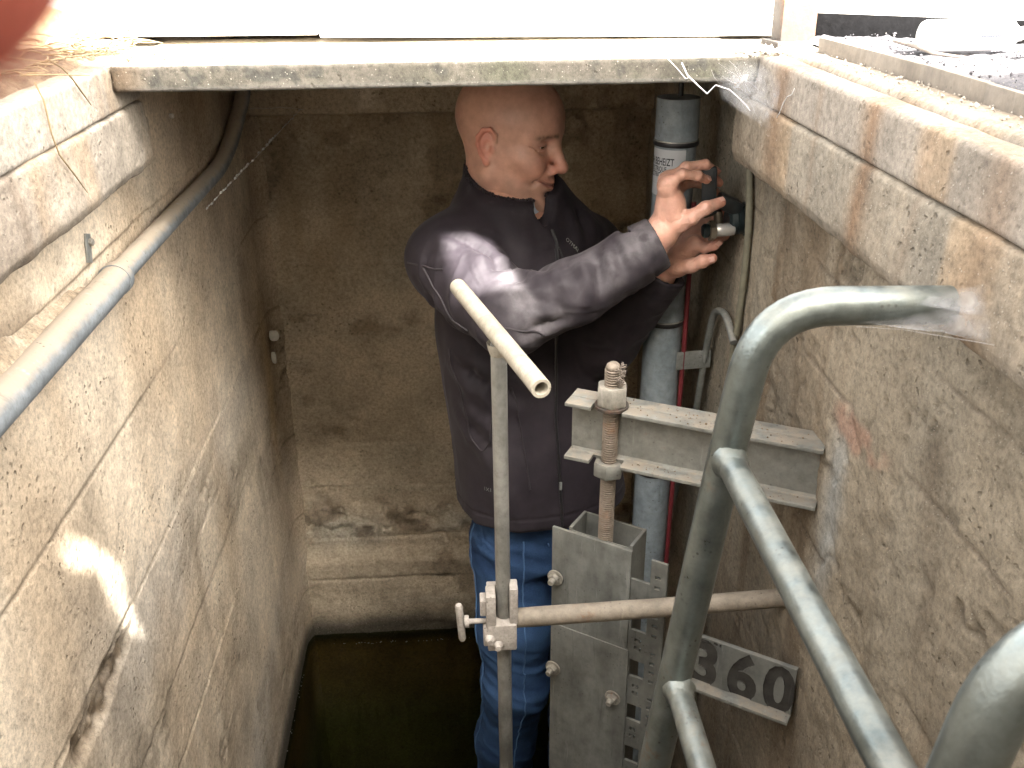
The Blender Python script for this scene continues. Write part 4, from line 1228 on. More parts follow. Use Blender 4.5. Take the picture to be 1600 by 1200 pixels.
# --- head and neck, in its own axes (x forward, y left, z up, origin between the ears)
HF = frame((.885, -.462, -.135), roll=-.06); HO = np.array([.101, 1.850, -.206])
h_ = Field((-.135, -.10, -.20), (.14, .10, .152), .00165)
h_.ell((-.008, 0, .046), (.101, .0775, .090), .02)
h_.ell((.040, 0, .048), (.060, .064, .066), .035)
h_.ell((.044, 0, -.030), (.049, .057, .074), .03)
for s_ in (1, -1):
    h_.cap((.000, s_ * .050, -.050), (.072, s_ * .015, -.102), .021, .018, .03)
    h_.cap((.004, s_ * .054, -.010), (.000, s_ * .052, -.052), .020, .020, .025)
h_.ell((.082, 0, -.101), (.020, .024, .0195), .022)
h_.ell((.020, 0, -.085), (.050, .040, .022), .03)
for s_ in (1, -1):
    h_.ell((.060, s_ * .047, -.012), (.026, .020, .019), .025)      # cheekbone
    h_.ell((.0755, s_ * .0375, -.0305), (.020, .0195, .0180), .016)    # cheek pushed up by the smile
    h_.cap((.0885, s_ * .012, .033), (.066, s_ * .053, .029), .0105, .009, .016)
    h_.ell((.0985, s_ * .031, .014), (.017, .0185, .0115), .014, mode='s')
    h_.ell((.0755, s_ * .0315, .0135), (.0145, .0160, .0125), .006)
    h_.cap((.0935, s_ * .020, .0125), (.083, s_ * .044, .0115), .0022, .0016, .003, mode='s')
    h_.cap((.0945, s_ * .019, .0005), (.080, s_ * .047, .0035), .0016, .0012, .006, mode='s')   # fold under the eye
    h_.cap((.078, s_ * .0515, .010), (.070, s_ * .060, .014), .0014, .0008, .004, mode='s')     # crow's feet
    h_.cap((.078, s_ * .0515, .007), (.069, s_ * .060, .002), .0014, .0008, .004, mode='s')
h_.cap((.0905, 0, .026), (.1165, 0, -.021), .0085, .0105, .014)
h_.ell((.1165, 0, -.0245), (.0115, .0125, .0105), .008)
for s_ in (1, -1):
    h_.ell((.1025, s_ * .0140, -.0295), (.0125, .0082, .0090), .007)
    h_.ell((.1085, s_ * .0075, -.0375), (.006, .0035, .004), .003, mode='s')
    h_.cap((.1085, s_ * .0215, -.0240), (.092, s_ * .0235, -.036), .0016, .002, .005, mode='s')
h_.ell((.080, 0, -.057), (.020, .031, .023), .018)
h_.chain([(.0820, -.029, -.0485), (.0945, -.014, -.0545), (.1000, 0, -.0555), (.0945, .014, -.0545), (.0820, .029, -.0485)], [.0030, .0052, .0055, .0052, .0030], .006)
h_.chain([(.0820, -.026, -.0545), (.0935, -.013, -.0640), (.0980, 0, -.0660), (.0935, .013, -.0640), (.0820, .026, -.0545)], [.0030, .0060, .0068, .0060, .0030], .006)
h_.chain([(.0820, -.0380, -.0450), (.0990, -.015, -.0585), (.1050, 0, -.0605), (.0990, .015, -.0585), (.0820, .0380, -.0450)], [.0020, .0022, .0022, .0022, .0020], .003, mode='s')
for s_ in (1, -1):
    h_.chain([(.1020, s_ * .0210, -.030), (.0915, s_ * .034, -.044), (.0800, s_ * .0395, -.060)], [.0018, .0022, .0014], .010, mode='s')
    h_.ell((.0800, s_ * .0345, -.0500), (.004, .004, .005), .006, mode='s')
h_.cap((.1040, -.010, -.0800), (.1040, .010, -.0800), .0022, .0022, .014, mode='s')       # under the lower lip
# ears
for s_ in (1, -1):
    E = lambda x, y, z: (x, s_ * y, z)
    c_, s2 = math.cos(.30), math.sin(.30)
    h_.ell(E(-.006, .078, .004), (.0165, .0055, .0275), .006, rot=((c_, 0, s2), (s_ * .25, 1, 0), (-s2, 0, c_)))
    rim = [(.009, .0765, .012), (.008, .079, .024), (-.002, .083, .0325), (-.014, .0865, .0295), (-.0215, .088, .016), (-.0205, .087, .002), (-.0145, .084, -.013), (-.007, .080, -.0235)]
    h_.chain([E(*p) for p in rim], [.0034, .0038, .0042, .0044, .0044, .0042, .0040, .0046], .003)
    h_.ell(E(-.0035, .0785, -.0275), (.0070, .0048, .0080), .004)
    h_.ell(E(-.0025, .0870, .0010), (.0090, .0085, .0120), .003, mode='s')
    h_.chain([E(.0015, .0845, .0225), E(-.0085, .0885, .0205), E(-.0145, .0905, .009), E(-.0130, .089, -.004)], [.0024, .0032, .0032, .0026], .0025, mode='s')
    h_.ell(E(.0065, .0775, -.003), (.0045, .0045, .0065), .004)
h_.cap((-.020, 0, -.045), (-.030, 0, -.20), .053, .058, .035)
hV, hQ = h_.mesh(); hV = relax(hV, hQ, 1, .4)
L = hV.copy()
ph = fbm(L[:, 0] * 30, L[:, 1] * 30, L[:, 2] * 30, 3)
skin0 = np.array([.50, .285, .212])
hC = np.tile(skin0[None, :], (len(L), 1)) * (.80 + .40 * ph)[:, None]
ay = np.abs(L[:, 1])
scalp = ss(.000, .030, L[:, 2] - .30 * np.maximum(L[:, 0] - .05, 0) * 4 + .02) * ss(.062, .040, L[:, 0] - .1 * L[:, 2]) * ss(.082, .074, ay)
hC = mixc(hC, (.30, .185, .135), scalp * .24)                     # cropped hair over the scalp
hC = mixc(hC, (.24, .15, .11), ss(-.045, -.060, L[:, 2]) * ss(.02, .045, L[:, 0]) * (.25 + .35 * fbm(L[:, 0] * 90, L[:, 1] * 90, L[:, 2] * 90, 3)))   # shaved beard
hC = mixc(hC, (.50, .19, .135), np.exp(-((L[:, 0] - .112) / .022) ** 2 - ((L[:, 2] + .025) / .020) ** 2) * .6)
hC = mixc(hC, (.50, .21, .145), np.exp(-((L[:, 0] - .072) / .022) ** 2 - ((L[:, 2] + .028) / .022) ** 2 - ((ay - .042) / .02) ** 2) * .45)
hC = mixc(hC, (.52, .17, .12), ss(.0765, .083, ay) * ss(.02, 0, L[:, 0]) * ss(.05, .03, np.abs(L[:, 2])) * .65)
lipm = np.exp(-((L[:, 2] + .0600 + .010 * (-(ay / .03) ** 2)) / .0075) ** 2) * ss(.080, .090, L[:, 0]) * ss(.031, .024, ay)
hC = mixc(hC, (.42, .175, .135), lipm * .6)
mline = np.exp(-((L[:, 2] + .0605 - .0155 * (ay / .038) ** 2) / .0022) ** 2) * ss(.072, .082, L[:, 0]) * ss(.042, .036, ay)
hC = mixc(hC, (.16, .06, .045), mline * .8)
brow = np.exp(-((L[:, 2] - .0340 + .16 * np.maximum(ay - .030, 0) - .10 * np.minimum(ay - .02, 0)) / .0044) ** 2) * ss(.008, .014, ay) * ss(.064, .050, ay) * ss(.050, .065, L[:, 0]) * (.55 + .45 * ss(.30, .55, fbm(L[:, 0] * 300, L[:, 1] * 160, L[:, 2] * 200, 2)))
hC = mixc(hC, (.10, .062, .040), brow * .85)
lash = np.exp(-((L[:, 2] - .0135) / .0028) ** 2) * np.exp(-((ay - .032) / .013) ** 2) * ss(.075, .083, L[:, 0])
hC = mixc(hC, (.10, .055, .04), lash * .7)
headW = HO[None, :] + hV @ HF
def hp_(x, y, z): return HO + np.array([x, y, z]) @ HF

# --- hands: five fingers each, in world space
def hand(J, lo, hi, h=.0011):
    f = Field(lo, hi, h)
    W = J['wrist']
    f.chain(J['arm'], J['armr'], .012)
    for nme in ('index', 'middle', 'ring', 'little'):
        p = J[nme]; r = J.get('r_' + nme, [.0092, .0088, .0080, .0070])
        f.chain(p, r, .0035)
        for q, rr in zip(p[1:3], r[1:3]): f.ell(q, (rr * 1.06,) * 3, .003)      # knuckle
    for nme in ('index', 'middle', 'ring', 'little'):
        f.cap(J['palm'][0], J[nme][0], .0165, .0118, .014)
        f.cap(J['palm'][1], J[nme][0], .0150, .0115, .014)
    f.cap(W, J['palm'][0], .0235, .0180, .016); f.cap(W, J['palm'][1], .0225, .0165, .016)
    t = J['thumb']
    f.chain(t, [.0150, .0128, .0108, .0088], .006)
    f.cap(J['palm'][0], t[0], .017, .016, .014); f.cap(t[0], J['index'][0], .0100, .0095, .012)
    f.ell(t[2], (.0112,) * 3, .003)
    V, Q = f.mesh(); V = relax(V, Q, 2, .45)
    n = vnormals(V, Q)
    V = V + n * (.0007 * (fbm(V[:, 0] * 140, V[:, 1] * 140, V[:, 2] * 140, 3) - .5) - .0006 * ss(.55, .7, fbm(V[:, 0] * 90, V[:, 1] * 300, V[:, 2] * 90, 2)))[:, None]
    C = np.tile(np.array([.53, .305, .235])[None, :], (len(V), 1)) * (.88 + .24 * fbm(V[:, 0] * 60, V[:, 1] * 60, V[:, 2] * 60, 4))[:, None]
    for nme in ('index', 'middle', 'ring', 'little', 'thumb'):
        tip = np.array(J[nme][-1]); C = mixc(C, (.52, .215, .155), np.exp(-(np.linalg.norm(V - tip, axis=1) / .016) ** 2) * .6)
        for q in J[nme][1:3]: C = mixc(C, (.40, .19, .13), np.exp(-(np.linalg.norm(V - np.array(q), axis=1) / .007) ** 2) * .25)
    C = mixc(C, (.22, .14, .10), ss(.58, .72, fbm(V[:, 0] * 50, V[:, 1] * 50, V[:, 2] * 50, 4)) * .35)
    return V, Q, C
RH = {'wrist': (.3501, 1.58, -.3086),
 'arm': [(.3043, 1.5850, -.3694), (.3501, 1.5800, -.3086)], 'armr': [.030, .0255],
 'palm': [(.3600, 1.5750, -.2600), (.3694, 1.6050, -.2710)],
 'index': [(.3491, 1.5630, -.2252), (.3711, 1.5530, -.2042), (.3985, 1.5600, -.2086), (.4178, 1.5740, -.2198)],
 'middle': [(.3546, 1.5850, -.2220), (.3832, 1.5800, -.1991), (.4173, 1.5880, -.1973), (.4405, 1.6020, -.2128)],
 'ring': [(.3642, 1.6070, -.2319), (.3997, 1.6100, -.2116), (.4324, 1.6160, -.2180), (.4527, 1.6200, -.2370)],
 'little': [(.3751, 1.6270, -.2492), (.4088, 1.6320, -.2367), (.4368, 1.6340, -.2445), (.4561, 1.6340, -.2607)],
 'thumb': [(.3731, 1.5650, -.2892), (.3910, 1.5520, -.2772), (.4146, 1.5520, -.2615), (.4426, 1.5660, -.2561)]}
LH = {'wrist': (.3731, 1.665, -.404),
 'arm': [(.3227, 1.7000, -.4585), (.3731, 1.6650, -.4040)], 'armr': [.030, .0255],
 'palm': [(.4015, 1.6550, -.3833), (.4119, 1.6900, -.3704)],
 'index': [(.4240, 1.6500, -.3547), (.4407, 1.6320, -.3567), (.4536, 1.6220, -.3492), (.4610, 1.6180, -.3400)],
 'middle': [(.4334, 1.6720, -.3497), (.4597, 1.6550, -.3501), (.4764, 1.6450, -.3381), (.4862, 1.6400, -.3264)],
 'ring': [(.4372, 1.6900, -.3432), (.4645, 1.6760, -.3398), (.4794, 1.6660, -.3279), (.4851, 1.6600, -.3171)],
 'little': [(.4363, 1.7040, -.3351), (.4607, 1.6940, -.3281), (.4749, 1.6860, -.3168), (.4812, 1.6820, -.3077)],
 'thumb': [(.3941, 1.6400, -.3926), (.4140, 1.6180, -.3835), (.4309, 1.6060, -.3717), (.4466, 1.6020, -.3661)]}
rV, rQ, rC = hand(RH, (.27, 1.515, -.41), (.49, 1.675, -.165))
lV, lQ, lC = hand(LH, (.29, 1.57, -.50), (.515, 1.75, -.285))

# --- trunk under the clothes, one body with head and hands
SEC = np.array([  # z, cx, cy, half width, half depth, heading
    (-1.02, .168, 1.80, .176, .134, 14), (-.965, .165, 1.80, .180, .136, 14), (-.86, .155, 1.80, .176, .132, 15), (-.70, .140, 1.81, .178, .130, 18),
    (-.55, .134, 1.82, .187, .128, 23), (-.44, .132, 1.827, .190, .122, 28), (-.375, .128, 1.835, .170, .106, 31),
    (-.32, .118, 1.845, .115, .092, 32), (-.26, .106, 1.855, .076, .080, 32), (-.20, .10, 1.86, .06, .07, 32)])
def sec(z):
    o = np.argsort(SEC[:, 0]); return [np.interp(z, SEC[o, 0], SEC[o, i]) for i in range(1, 6)]
def trunk(f, shrink, z0, z1, k=.03, m='u'):
    def fn(X, Y, Z):
        cx, cy_, a, b, hd = sec(Z); hd = np.radians(hd)
        fx, fy = np.sin(hd), -np.cos(hd)                  # forward
        x, y = X - cx, Y - cy_
        v = x * fx + y * fy; u = -x * fy + y * fx
        a = a - shrink; b = b - shrink
        p = 2.4
        k0 = ((np.abs(u) / a) ** p + (np.abs(v) / b) ** p) ** (1 / p)
        d = (k0 - 1) * np.minimum(a, b)
        return np.maximum(d, np.maximum(z0 - Z, Z - z1))
    return f.op(fn, (-.10, 1.62, z0), (.38, 2.02, z1), k, m)
SHR, ELR, CUR = (-.010, 1.720, -.392), (.090, 1.575, -.458), (.336, 1.584, -.334)
SHL, ELL, CUL = (.272, 1.915, -.452), (.288, 1.755, -.585), (.372, 1.668, -.412)
bf = Field((-.12, 1.5, -1.0), (.42, 2.06, -.20), .009)
trunk(bf, .025, -.98, -.30)
for S_, E_, W_ in ((SHR, ELR, CUR), (SHL, ELL, CUL)):
    bf.chain([S_, E_, W_], [.052, .040, .030], .02)
    bf.cap((.11, 1.86, -.30), S_, .050, .046, .03)
bf.cap((.10, 1.86, -.22), (.115, 1.85, -.36), .052, .06, .03)
tV, tQ = bf.mesh()
VV = [headW, rV, lV, tV]; QQ = [hQ, rQ, lQ, tQ]; off = 0; Qs = []
for v, q in zip(VV, QQ): Qs.append(q + off); off += len(v)
allC = np.vstack([hC, rC, lC, np.tile(skin0[None, :], (len(tV), 1))])
def skin_mat():
    m, nt, bs = newmat('skin')
    at = nd(nt, 'ShaderNodeAttribute', attribute_name='Col')
    n = noise(nt, pos(nt), 260, 3, .6); n2 = noise(nt, pos(nt), 55, 5, .65)
    c = mixrgb(nt, 1.0, at.outputs['Color'], ramp(nt, n2, [(.3, .86), (.7, 1.12)]), 'MULTIPLY')
    lk(nt, c, bs.inputs['Base Color'])
    bs.inputs['Roughness'].default_value = .42
    bs.inputs['Specular IOR Level'].default_value = .42
    bs.inputs['Subsurface Weight'].default_value = .16
    bs.inputs['Subsurface Radius'].default_value = (.9, .35, .2)
    bs.inputs['Subsurface Scale'].default_value = .006
    bump(nt, bs, math_(nt, 'ADD', n, math_(nt, 'MULTIPLY', n2, .8)), .25, .0012)
    return m
MAT['skin'] = skin_mat()
body_o = mk('body', np.vstack(VV), np.concatenate(Qs), MAT['skin'], man, True, col=allC)
MAT['eye'] = plain('eye_white', (.55, .52, .48), .2, var=.04, bstr=0); MAT['iris'] = plain('dark_iris', (.03, .02, .015), .15, bstr=0)
for s_ in (1, -1):
    c = hp_(.0745, s_ * .0315, .0130)
    e = MB().add(*lathe(tuple(c - HF[0] * .0126), tuple(HF[0]), [(.0126 - .0126 * math.cos(t), .0126 * math.sin(t) + .00001) for t in np.linspace(0.02, pi - .02, 12)], 16)).build('eye', MAT['eye'], man)
    d_e = (HF[0] * .95 + HF[1] * (-.15 if s_ < 0 else .1) - HF[2] * .1)
    MB().add(*lathe(tuple(c + d_e * .0112), tuple(d_e), [(0, .0058), (.0014, .0050), (.0019, .0001)], 14)).build('iris', MAT['iris'], e)
# finger nails
MAT['nail'] = plain('finger_nail', (.56, .33, .27), .3, var=.08, bstr=0)
def nail(tip, prev, outward, r):
    d = (Vector(tip) - Vector(prev)).normalized(); o_ = Vector(outward); o_ = (o_ - d * o_.dot(d)).normalized(); w = d.cross(o_)
    c = Vector(tip) + o_ * (r - .0012) - d * .001
    MB().box(c, (d, w, o_), (.0052, .0044, .0011), .0010).build('nail', MAT['nail'], body_o)
nail(RH['thumb'][3], RH['thumb'][2], (0, -.6, .8), .0090)
nail(RH['index'][3], RH['index'][2], (.4, -.6, .7), .0072); nail(RH['middle'][3], RH['middle'][2], (.5, -.3, .8), .0072)
nail(LH['thumb'][3], LH['thumb'][2], (.2, -.9, .3), .0090); nail(LH['index'][3], LH['index'][2], (.3, -.8, .4), .0072)

# --- jacket
jf = Field((-.135, 1.455, -1.0), (.435, 2.055, -.165), .0040)
trunk(jf, 0, -.99, -.29, .03)
for S_, sg_ in ((SHR, 1), (SHL, -1)):
    jf.cap((.108, 1.862, -.290), S_, .060, .060 if sg_ > 0 else .048, .045)
    jf.ell(S_, (.074 if sg_ > 0 else .062,) * 3, .045)
jf.chain([SHR, (.040, 1.640, -.432), ELR], [.073, .066, .0610], .030)
jf.chain([ELR, (.205, 1.575, -.410), CUR], [.0600, .0535, .0475], .022)
jf.chain([SHL, (.290, 1.84, -.53), ELL], [.064, .064, .060], .035)
jf.chain([ELL, CUL], [.060, .047], .022)
CA, CB = (.117, 1.838, -.37), (.100, 1.848, -.212)
jf.cap(CA, CB, .093, .0865, .022)
jf.cap((.113, 1.840, -.335), (.092, 1.856, -.13), .0755, .0790, .004, mode='s')
RC = np.array([.102, 1.838, -.266]); RN = np.array([.144, -.343, .928]); RN = RN / np.linalg.norm(RN)
jf.op(lambda X, Y, Z: -((X - RC[0]) * RN[0] + (Y - RC[1]) * RN[1] + (Z - RC[2]) * RN[2]), (-.03, 1.70, -.40), (.24, 1.98, -.13), .004, mode='s')
jf.chain([(.182, 1.768, -.275), (.164, 1.764, -.318), (.160, 1.760, -.358)], [.030, .020, .005], .006, mode='s')      # open at the throat
for C_, E_ in ((CUR, ELR), (CUL, ELL)):                 # sleeve ends are open
    d = np.array(C_) - np.array(E_); d /= np.linalg.norm(d)
    p = np.array(C_) + d * .012
    jf.op(lambda X, Y, Z, p=p, d=d: -((X - p[0]) * d[0] + (Y - p[1]) * d[1] + (Z - p[2]) * d[2]), p - .085, p + .085, .003, mode='s')
    jf.cap(p - d * .020, p + d * .06, .0345, .040, .003, mode='s')
jf.op(lambda X, Y, Z: Z - (-.958) - .045 * (X - .15) * 0, (-.13, 1.5, -1.0), (.43, 2.05, -.955), .003, mode='s')
jV, jQ = jf.mesh(); jV = relax(jV, jQ, 2, .5); jN = vnormals(jV, jQ)
def along(V, a, b):
    a = np.array(a); b = np.array(b); ab = b - a; t = ((V - a) @ ab) / (ab @ ab)
    tc = np.clip(t, 0, 1); dv = V - a - tc[:, None] * ab
    return t * np.linalg.norm(ab), np.linalg.norm(dv, axis=1), dv / (np.linalg.norm(dv, axis=1)[:, None] + 1e-9)
x, y, z = jV.T
ridge = lambda n: 1 - np.abs(2 * n - 1)
dis = np.zeros(len(jV)); armw = np.zeros(len(jV))
for S_, E_, W_ in ((SHR, ELR, CUR), (SHL, ELL, CUL)):
    s1, d1, v1 = along(jV, S_, E_); s2, d2, v2 = along(jV, E_, W_)
    m1 = ss(.10, .078, d1) * ss(-.06, .02, s1); m2 = ss(.082, .066, d2) * ss(-.02, .03, s2)
    armw = np.maximum(armw, np.maximum(m1, m2))
    l2 = np.linalg.norm(np.array(W_) - np.array(E_))
    f1 = ridge(fbm(s1 * 24 + v1[:, 2] * .9, v1[:, 0] * 1.1 + 3, v1[:, 1] * 1.1, 2))
    f2 = ridge(fbm(s2 * 22 + v2[:, 2] * 1.2 + 7, v2[:, 0] * 1.2, v2[:, 1] * 1.2, 2))
    dis += m1 * (1 - m2) * .0080 * (f1 - .62) + m2 * .0080 * (f2 - .56) * ss(l2 - .006, l2 - .035, s2) * (.55 + .6 * ss(.14, .0, s2) + .7 * ss(l2 - .085, l2 - .03, s2))
    # bunched folds in the crook of the elbow
    de = np.linalg.norm(jV - (np.array(E_) + np.array([.03, .02, .05])), axis=1)
    dis += .006 * np.exp(-(de / .06) ** 2) * np.sin((s1 - s2) * 150 + 5 * fbm(x * 20, y * 20, z * 20, 2))
    # stitched hem of the sleeve
    dis += -.0020 * np.exp(-((s2 - l2 + .020) / .0022) ** 2) * m2
th = np.arctan2(y - 1.82, x - .14)
tors = (1 - armw) * ss(-.30, -.40, z)
dis += tors * (.0110 * (ridge(fbm(th * 1.6 + z * 1.6, z * 2.0, z * 0 + 4, 2)) - .6) + .0050 * (ridge(fbm(th * 2.5 + z * 5, z * 6 - th * 2, z * 0 + 9, 2)) - .6))
dis += -.0022 * np.exp(-((z + .930) / .0022) ** 2) * tors + .0022 * ss(-.90, -.955, z) * tors
dis += .006 * (fbm(x * 9, y * 9, z * 9, 3) - .5)
def crease(pts, depth, width):
    global dis
    P = np.array([tuple(p) for p in densify(bend(pts, .05, 6), .008)])
    lo, hi = P.min(0) - .05, P.max(0) + .05
    m = np.where(((jV > lo) & (jV < hi)).all(1))[0]
    best = np.full(len(m), 9.0); tt = np.zeros(len(m))
    # signed side: creases are a sharp groove with a soft roll beside it
    for i, p in enumerate(P):
        d = np.linalg.norm(jV[m] - p, axis=1); w_ = d < best; best[w_] = d[w_]; tt[w_] = i / (len(P) - 1)
    taper = np.sin(np.clip(tt, .02, .98) * pi) ** .5
    dis[m] += taper * depth * (-1.0 * np.exp(-(best / width) ** 2) + .75 * np.exp(-((best - 2.6 * width) / (1.5 * width)) ** 2))
for pts_, dp_, wd_ in (
    ([(.117, 1.575, -.399), (.136, 1.540, -.412), (.144, 1.530, -.450)], .011, .0075),
    ([(.127, 1.570, -.402), (.162, 1.550, -.388), (.193, 1.540, -.368)], .008, .0065),
    ([(-.016, 1.660, -.334), (.035, 1.640, -.345), (.083, 1.600, -.380)], .010, .0080),
    ([(-.053, 1.660, -.366), (-.011, 1.650, -.355), (.023, 1.630, -.359)], .008, .0070),
    ([(.032, 1.600, -.396), (.066, 1.600, -.374), (.094, 1.600, -.372)], .010, .0080),
    ([(.051, 1.540, -.457), (.075, 1.560, -.418), (.109, 1.575, -.395)], .012, .0085),
    ([(.078, 1.530, -.477), (.127, 1.520, -.445), (.176, 1.520, -.441)], .009, .0075),
    ([(.297, 1.555, -.305), (.305, 1.540, -.327), (.312, 1.550, -.375)], .0035, .0055),
    ([(.261, 1.570, -.314), (.275, 1.535, -.346), (.283, 1.550, -.403)], .008, .0065),
    ([(.179, 1.560, -.354), (.203, 1.530, -.388), (.204, 1.530, -.434)], .009, .0080),
    ([(.233, 1.560, -.336), (.238, 1.530, -.366), (.226, 1.530, -.423)], .008, .0075),
    ([(-.076, 1.660, -.420), (-.032, 1.630, -.478), (.018, 1.600, -.504)], .010, .0085),
    ([(-.037, 1.700, -.584), (.047, 1.670, -.627), (.144, 1.650, -.676)], .010, .011),
    ([(-.029, 1.700, -.695), (.045, 1.660, -.747), (.093, 1.640, -.840)], .009, .011),
    ([(.181, 1.660, -.574), (.194, 1.650, -.692), (.182, 1.640, -.844)], .009, .010),
    ([(.018, 1.680, -.577), (.027, 1.660, -.690), (.012, 1.670, -.795)], .009, .010),
    ([(.078, 1.700, -.299), (.135, 1.690, -.345), (.158, 1.690, -.406)], .008, .009),
    ([(.232, 1.820, -.323), (.243, 1.800, -.381), (.229, 1.780, -.426)], .008, .010)):
    crease(pts_, dp_, wd_)
collar = ss(-.335, -.30, z) * ss(.115, .10, np.hypot(x - .105, y - 1.845))
dis *= 1 - .75 * collar
hr = (jV - RC) @ RN
dis += -.0030 * np.exp(-((hr + .066) / .003) ** 2) * ss(.135, .11, np.hypot(x - .110, y - 1.842)) + .0030 * np.exp(-((hr + .055) / .006) ** 2) * ss(.135, .11, np.hypot(x - .110, y - 1.842))
jV = jV + jN * dis[:, None]
# chalk dust rubbed into the sleeves
s2, d2, v2 = along(jV, ELR, CUR); s1, d1, v1 = along(jV, SHR, ELR)
dn = fbm(x * 13, y * 13, z * 13 + 4, 5); dn2 = fbm(x * 38, y * 38, z * 38, 4)
dust = ss(.36, .74, dn) * ss(.085, .07, d2) * ss(-.03, .02, s2) * (.45 + .55 * ss(.4, .6, dn2))
dust += .55 * np.exp(-(np.linalg.norm(jV - np.array([.115, 1.535, -.425]), axis=1) / .060) ** 2) * ss(.36, .58, dn) * .9
dust += np.exp(-(np.linalg.norm(jV - np.array([.312, 1.55, -.296]), axis=1) / .032) ** 2) * ss(.35, .55, dn2) * .9
dust += .10 * ss(.5, .68, dn) * ss(.09, .07, d1) + .10 * ss(.5, .7, dn) * tors
dust += .35 * ss(.55, .62, dn2) * np.exp(-((z - (-.300)) / .03) ** 2) * collar
def jacket_mat():
    m, nt, bs = newmat('dark_softshell')
    at = nd(nt, 'ShaderNodeAttribute', attribute_name='dust')
    n = noise(nt, pos(nt), 34, 6, .7); w = noise(nt, pos(nt), 420, 3, .6)
    base = ramp(nt, n, [(.3, (.0115, .0090, .0122)), (.7, (.0200, .0158, .0208))])
    f = math_(nt, 'MULTIPLY', at.outputs['Fac'], ramp(nt, noise(nt, pos(nt), 60, 5, .7), [(.25, .40), (.75, .95)]), clamp=True)
    base = mixrgb(nt, math_(nt, 'MULTIPLY', f, .72), base, (.25, .235, .25))
    lk(nt, base, bs.inputs['Base Color'])
    bs.inputs['Roughness'].default_value = .72; bs.inputs['Specular IOR Level'].default_value = .27
    bs.inputs['Sheen Weight'].default_value = .07; bs.inputs['Sheen Roughness'].default_value = .45
    bs.inputs['Sheen Tint'].default_value = (.75, .68, .72, 1)
    bump(nt, bs, math_(nt, 'ADD', math_(nt, 'MULTIPLY', w, .5), n), .22, .0015)
    return m
MAT['jacket'] = jacket_mat()
MAT['seam'] = plain('jacket_piping', (.026, .022, .026), .5, bstr=0)
jk = mk('jacket', jV, jQ, MAT['jacket'], man, True, attrs={'dust': np.clip(dust * .55, 0, 1)})
bvh = BVHTree.FromPolygons([tuple(v) for v in jV], [tuple(q) for q in jQ.tolist()])
def snap(p, lift=0.0):
    c, n, _, _ = bvh.find_nearest(Vector(p)); return c + n * lift
def seam(pts, r=.0018, lift=.0008, mat='seam', name='seam'):
    P = [snap(p, lift) for p in densify(bend(pts, .02, 4) if len(pts) > 2 else pts, .006)]
    for _ in range(2): P = [P[0]] + [(P[i - 1] + P[i] * 2 + P[i + 1]) / 4 for i in range(1, len(P) - 1)] + [P[-1]]
    return MB().tube(P, r, 8).build(name, MAT[mat], jk)
seam([(-.087, 1.69, -.387), (-.056, 1.66, -.382), (-.022, 1.635, -.384)])
seam([(-.056, 1.66, -.386), (-.042, 1.64, -.412), (-.018, 1.625, -.437), (-.01, 1.61, -.458), (.02, 1.575, -.472)])
seam([(.048, 1.53, -.455), (.085, 1.52, -.450), (.117, 1.515, -.453), (.141, 1.52, -.465)])
seam([(-.045, 1.7, -.57), (-.03, 1.68, -.66), (.003, 1.66, -.75), (.035, 1.65, -.78), (.06, 1.65, -.70)], .0014)
seam([(.10, 1.69, -.63), (.115, 1.67, -.75), (.13, 1.66, -.86)], .0016)
# fleece lining standing along the collar's edge
e1_ = np.cross(RN, [0, 0, 1.0]); e1_ /= np.linalg.norm(e1_); e2_ = np.cross(RN, e1_)
fz = MB()
for i in range(150):
    t = 2 * pi * i / 150
    p = RC + (e1_ * math.cos(t) + e2_ * math.sin(t)) * .081 + np.array([0, 0, -.002])
    c, n_, _, dist_ = bvh.find_nearest(Vector(p))
    if dist_ > .012 or abs((np.array(c) - RC) @ RN) > .006: continue
    for k in range(3):
        q_ = c + Vector((random.gauss(0, .0012), random.gauss(0, .0012), random.gauss(.0012, .0012)))
        fz.box(q_, ((1, random.random(), 0), (-random.random(), 1, .3), (0, -.3, 1)), (.0016, .0015, .0015), 0)
fz.build('fleece_edge', MAT['seam'], jk)['kind'] = 'stuff'
zp = []
for z_ in np.linspace(-.352, -.950, 60):
    cx, cy_, a, b, hd = [float(v) for v in sec(z_)]; hd = math.radians(hd)
    zp.append((cx + math.sin(hd) * b, cy_ - math.cos(hd) * b, z_))
def clear_of_arm(p):
    return min(along(np.array([p]), SHR, ELR)[1][0], along(np.array([p]), ELR, CUR)[1][0]) > .085
segs = []; cur = []
for p in zp:
    if clear_of_arm(p): cur.append(p)
    else:
        if len(cur) > 3: segs.append(cur)
        cur = []
if len(cur) > 3: segs.append(cur)
MAT['zip'] = plain('black_zip', (.014, .014, .016), .35, bstr=0)
for s_ in segs:
    zo = seam(s_, .0034, .0006, 'zip', 'zip')
for i_ in (9, 50):
    p = snap(zp[i_], .004)
    MB().box(p, ((0, 0, 1), (1, 0, 0), (0, 1, 0)), (.009, .0028, .0016), .001).build('zip_pull', MAT['hook'], jk)
def stitched(txt, at, size, ang=0.0):
    V, Fc = text_mesh(txt, size)
    c, n, _, _ = bvh.find_nearest(Vector(at))
    u = Vector((0, 0, 1)).cross(n).normalized(); v = n.cross(u)
    ca, sa = math.cos(ang), math.sin(ang)
    W = []
    for q in V:
        a, b = q[0] * ca - q[1] * sa, q[0] * sa + q[1] * ca
        p = c + u * a + v * b
        c2, n2, _, _ = bvh.find_nearest(p); W.append(c2 + n2 * .0012)
    mk('lettering', W, Fc, MAT['hook'], jk, False)
stitched('1X1', (.026, 1.665, -.868), .012)
stitched('OTMAL', (.205, 1.755, -.372), .011, -1.0)
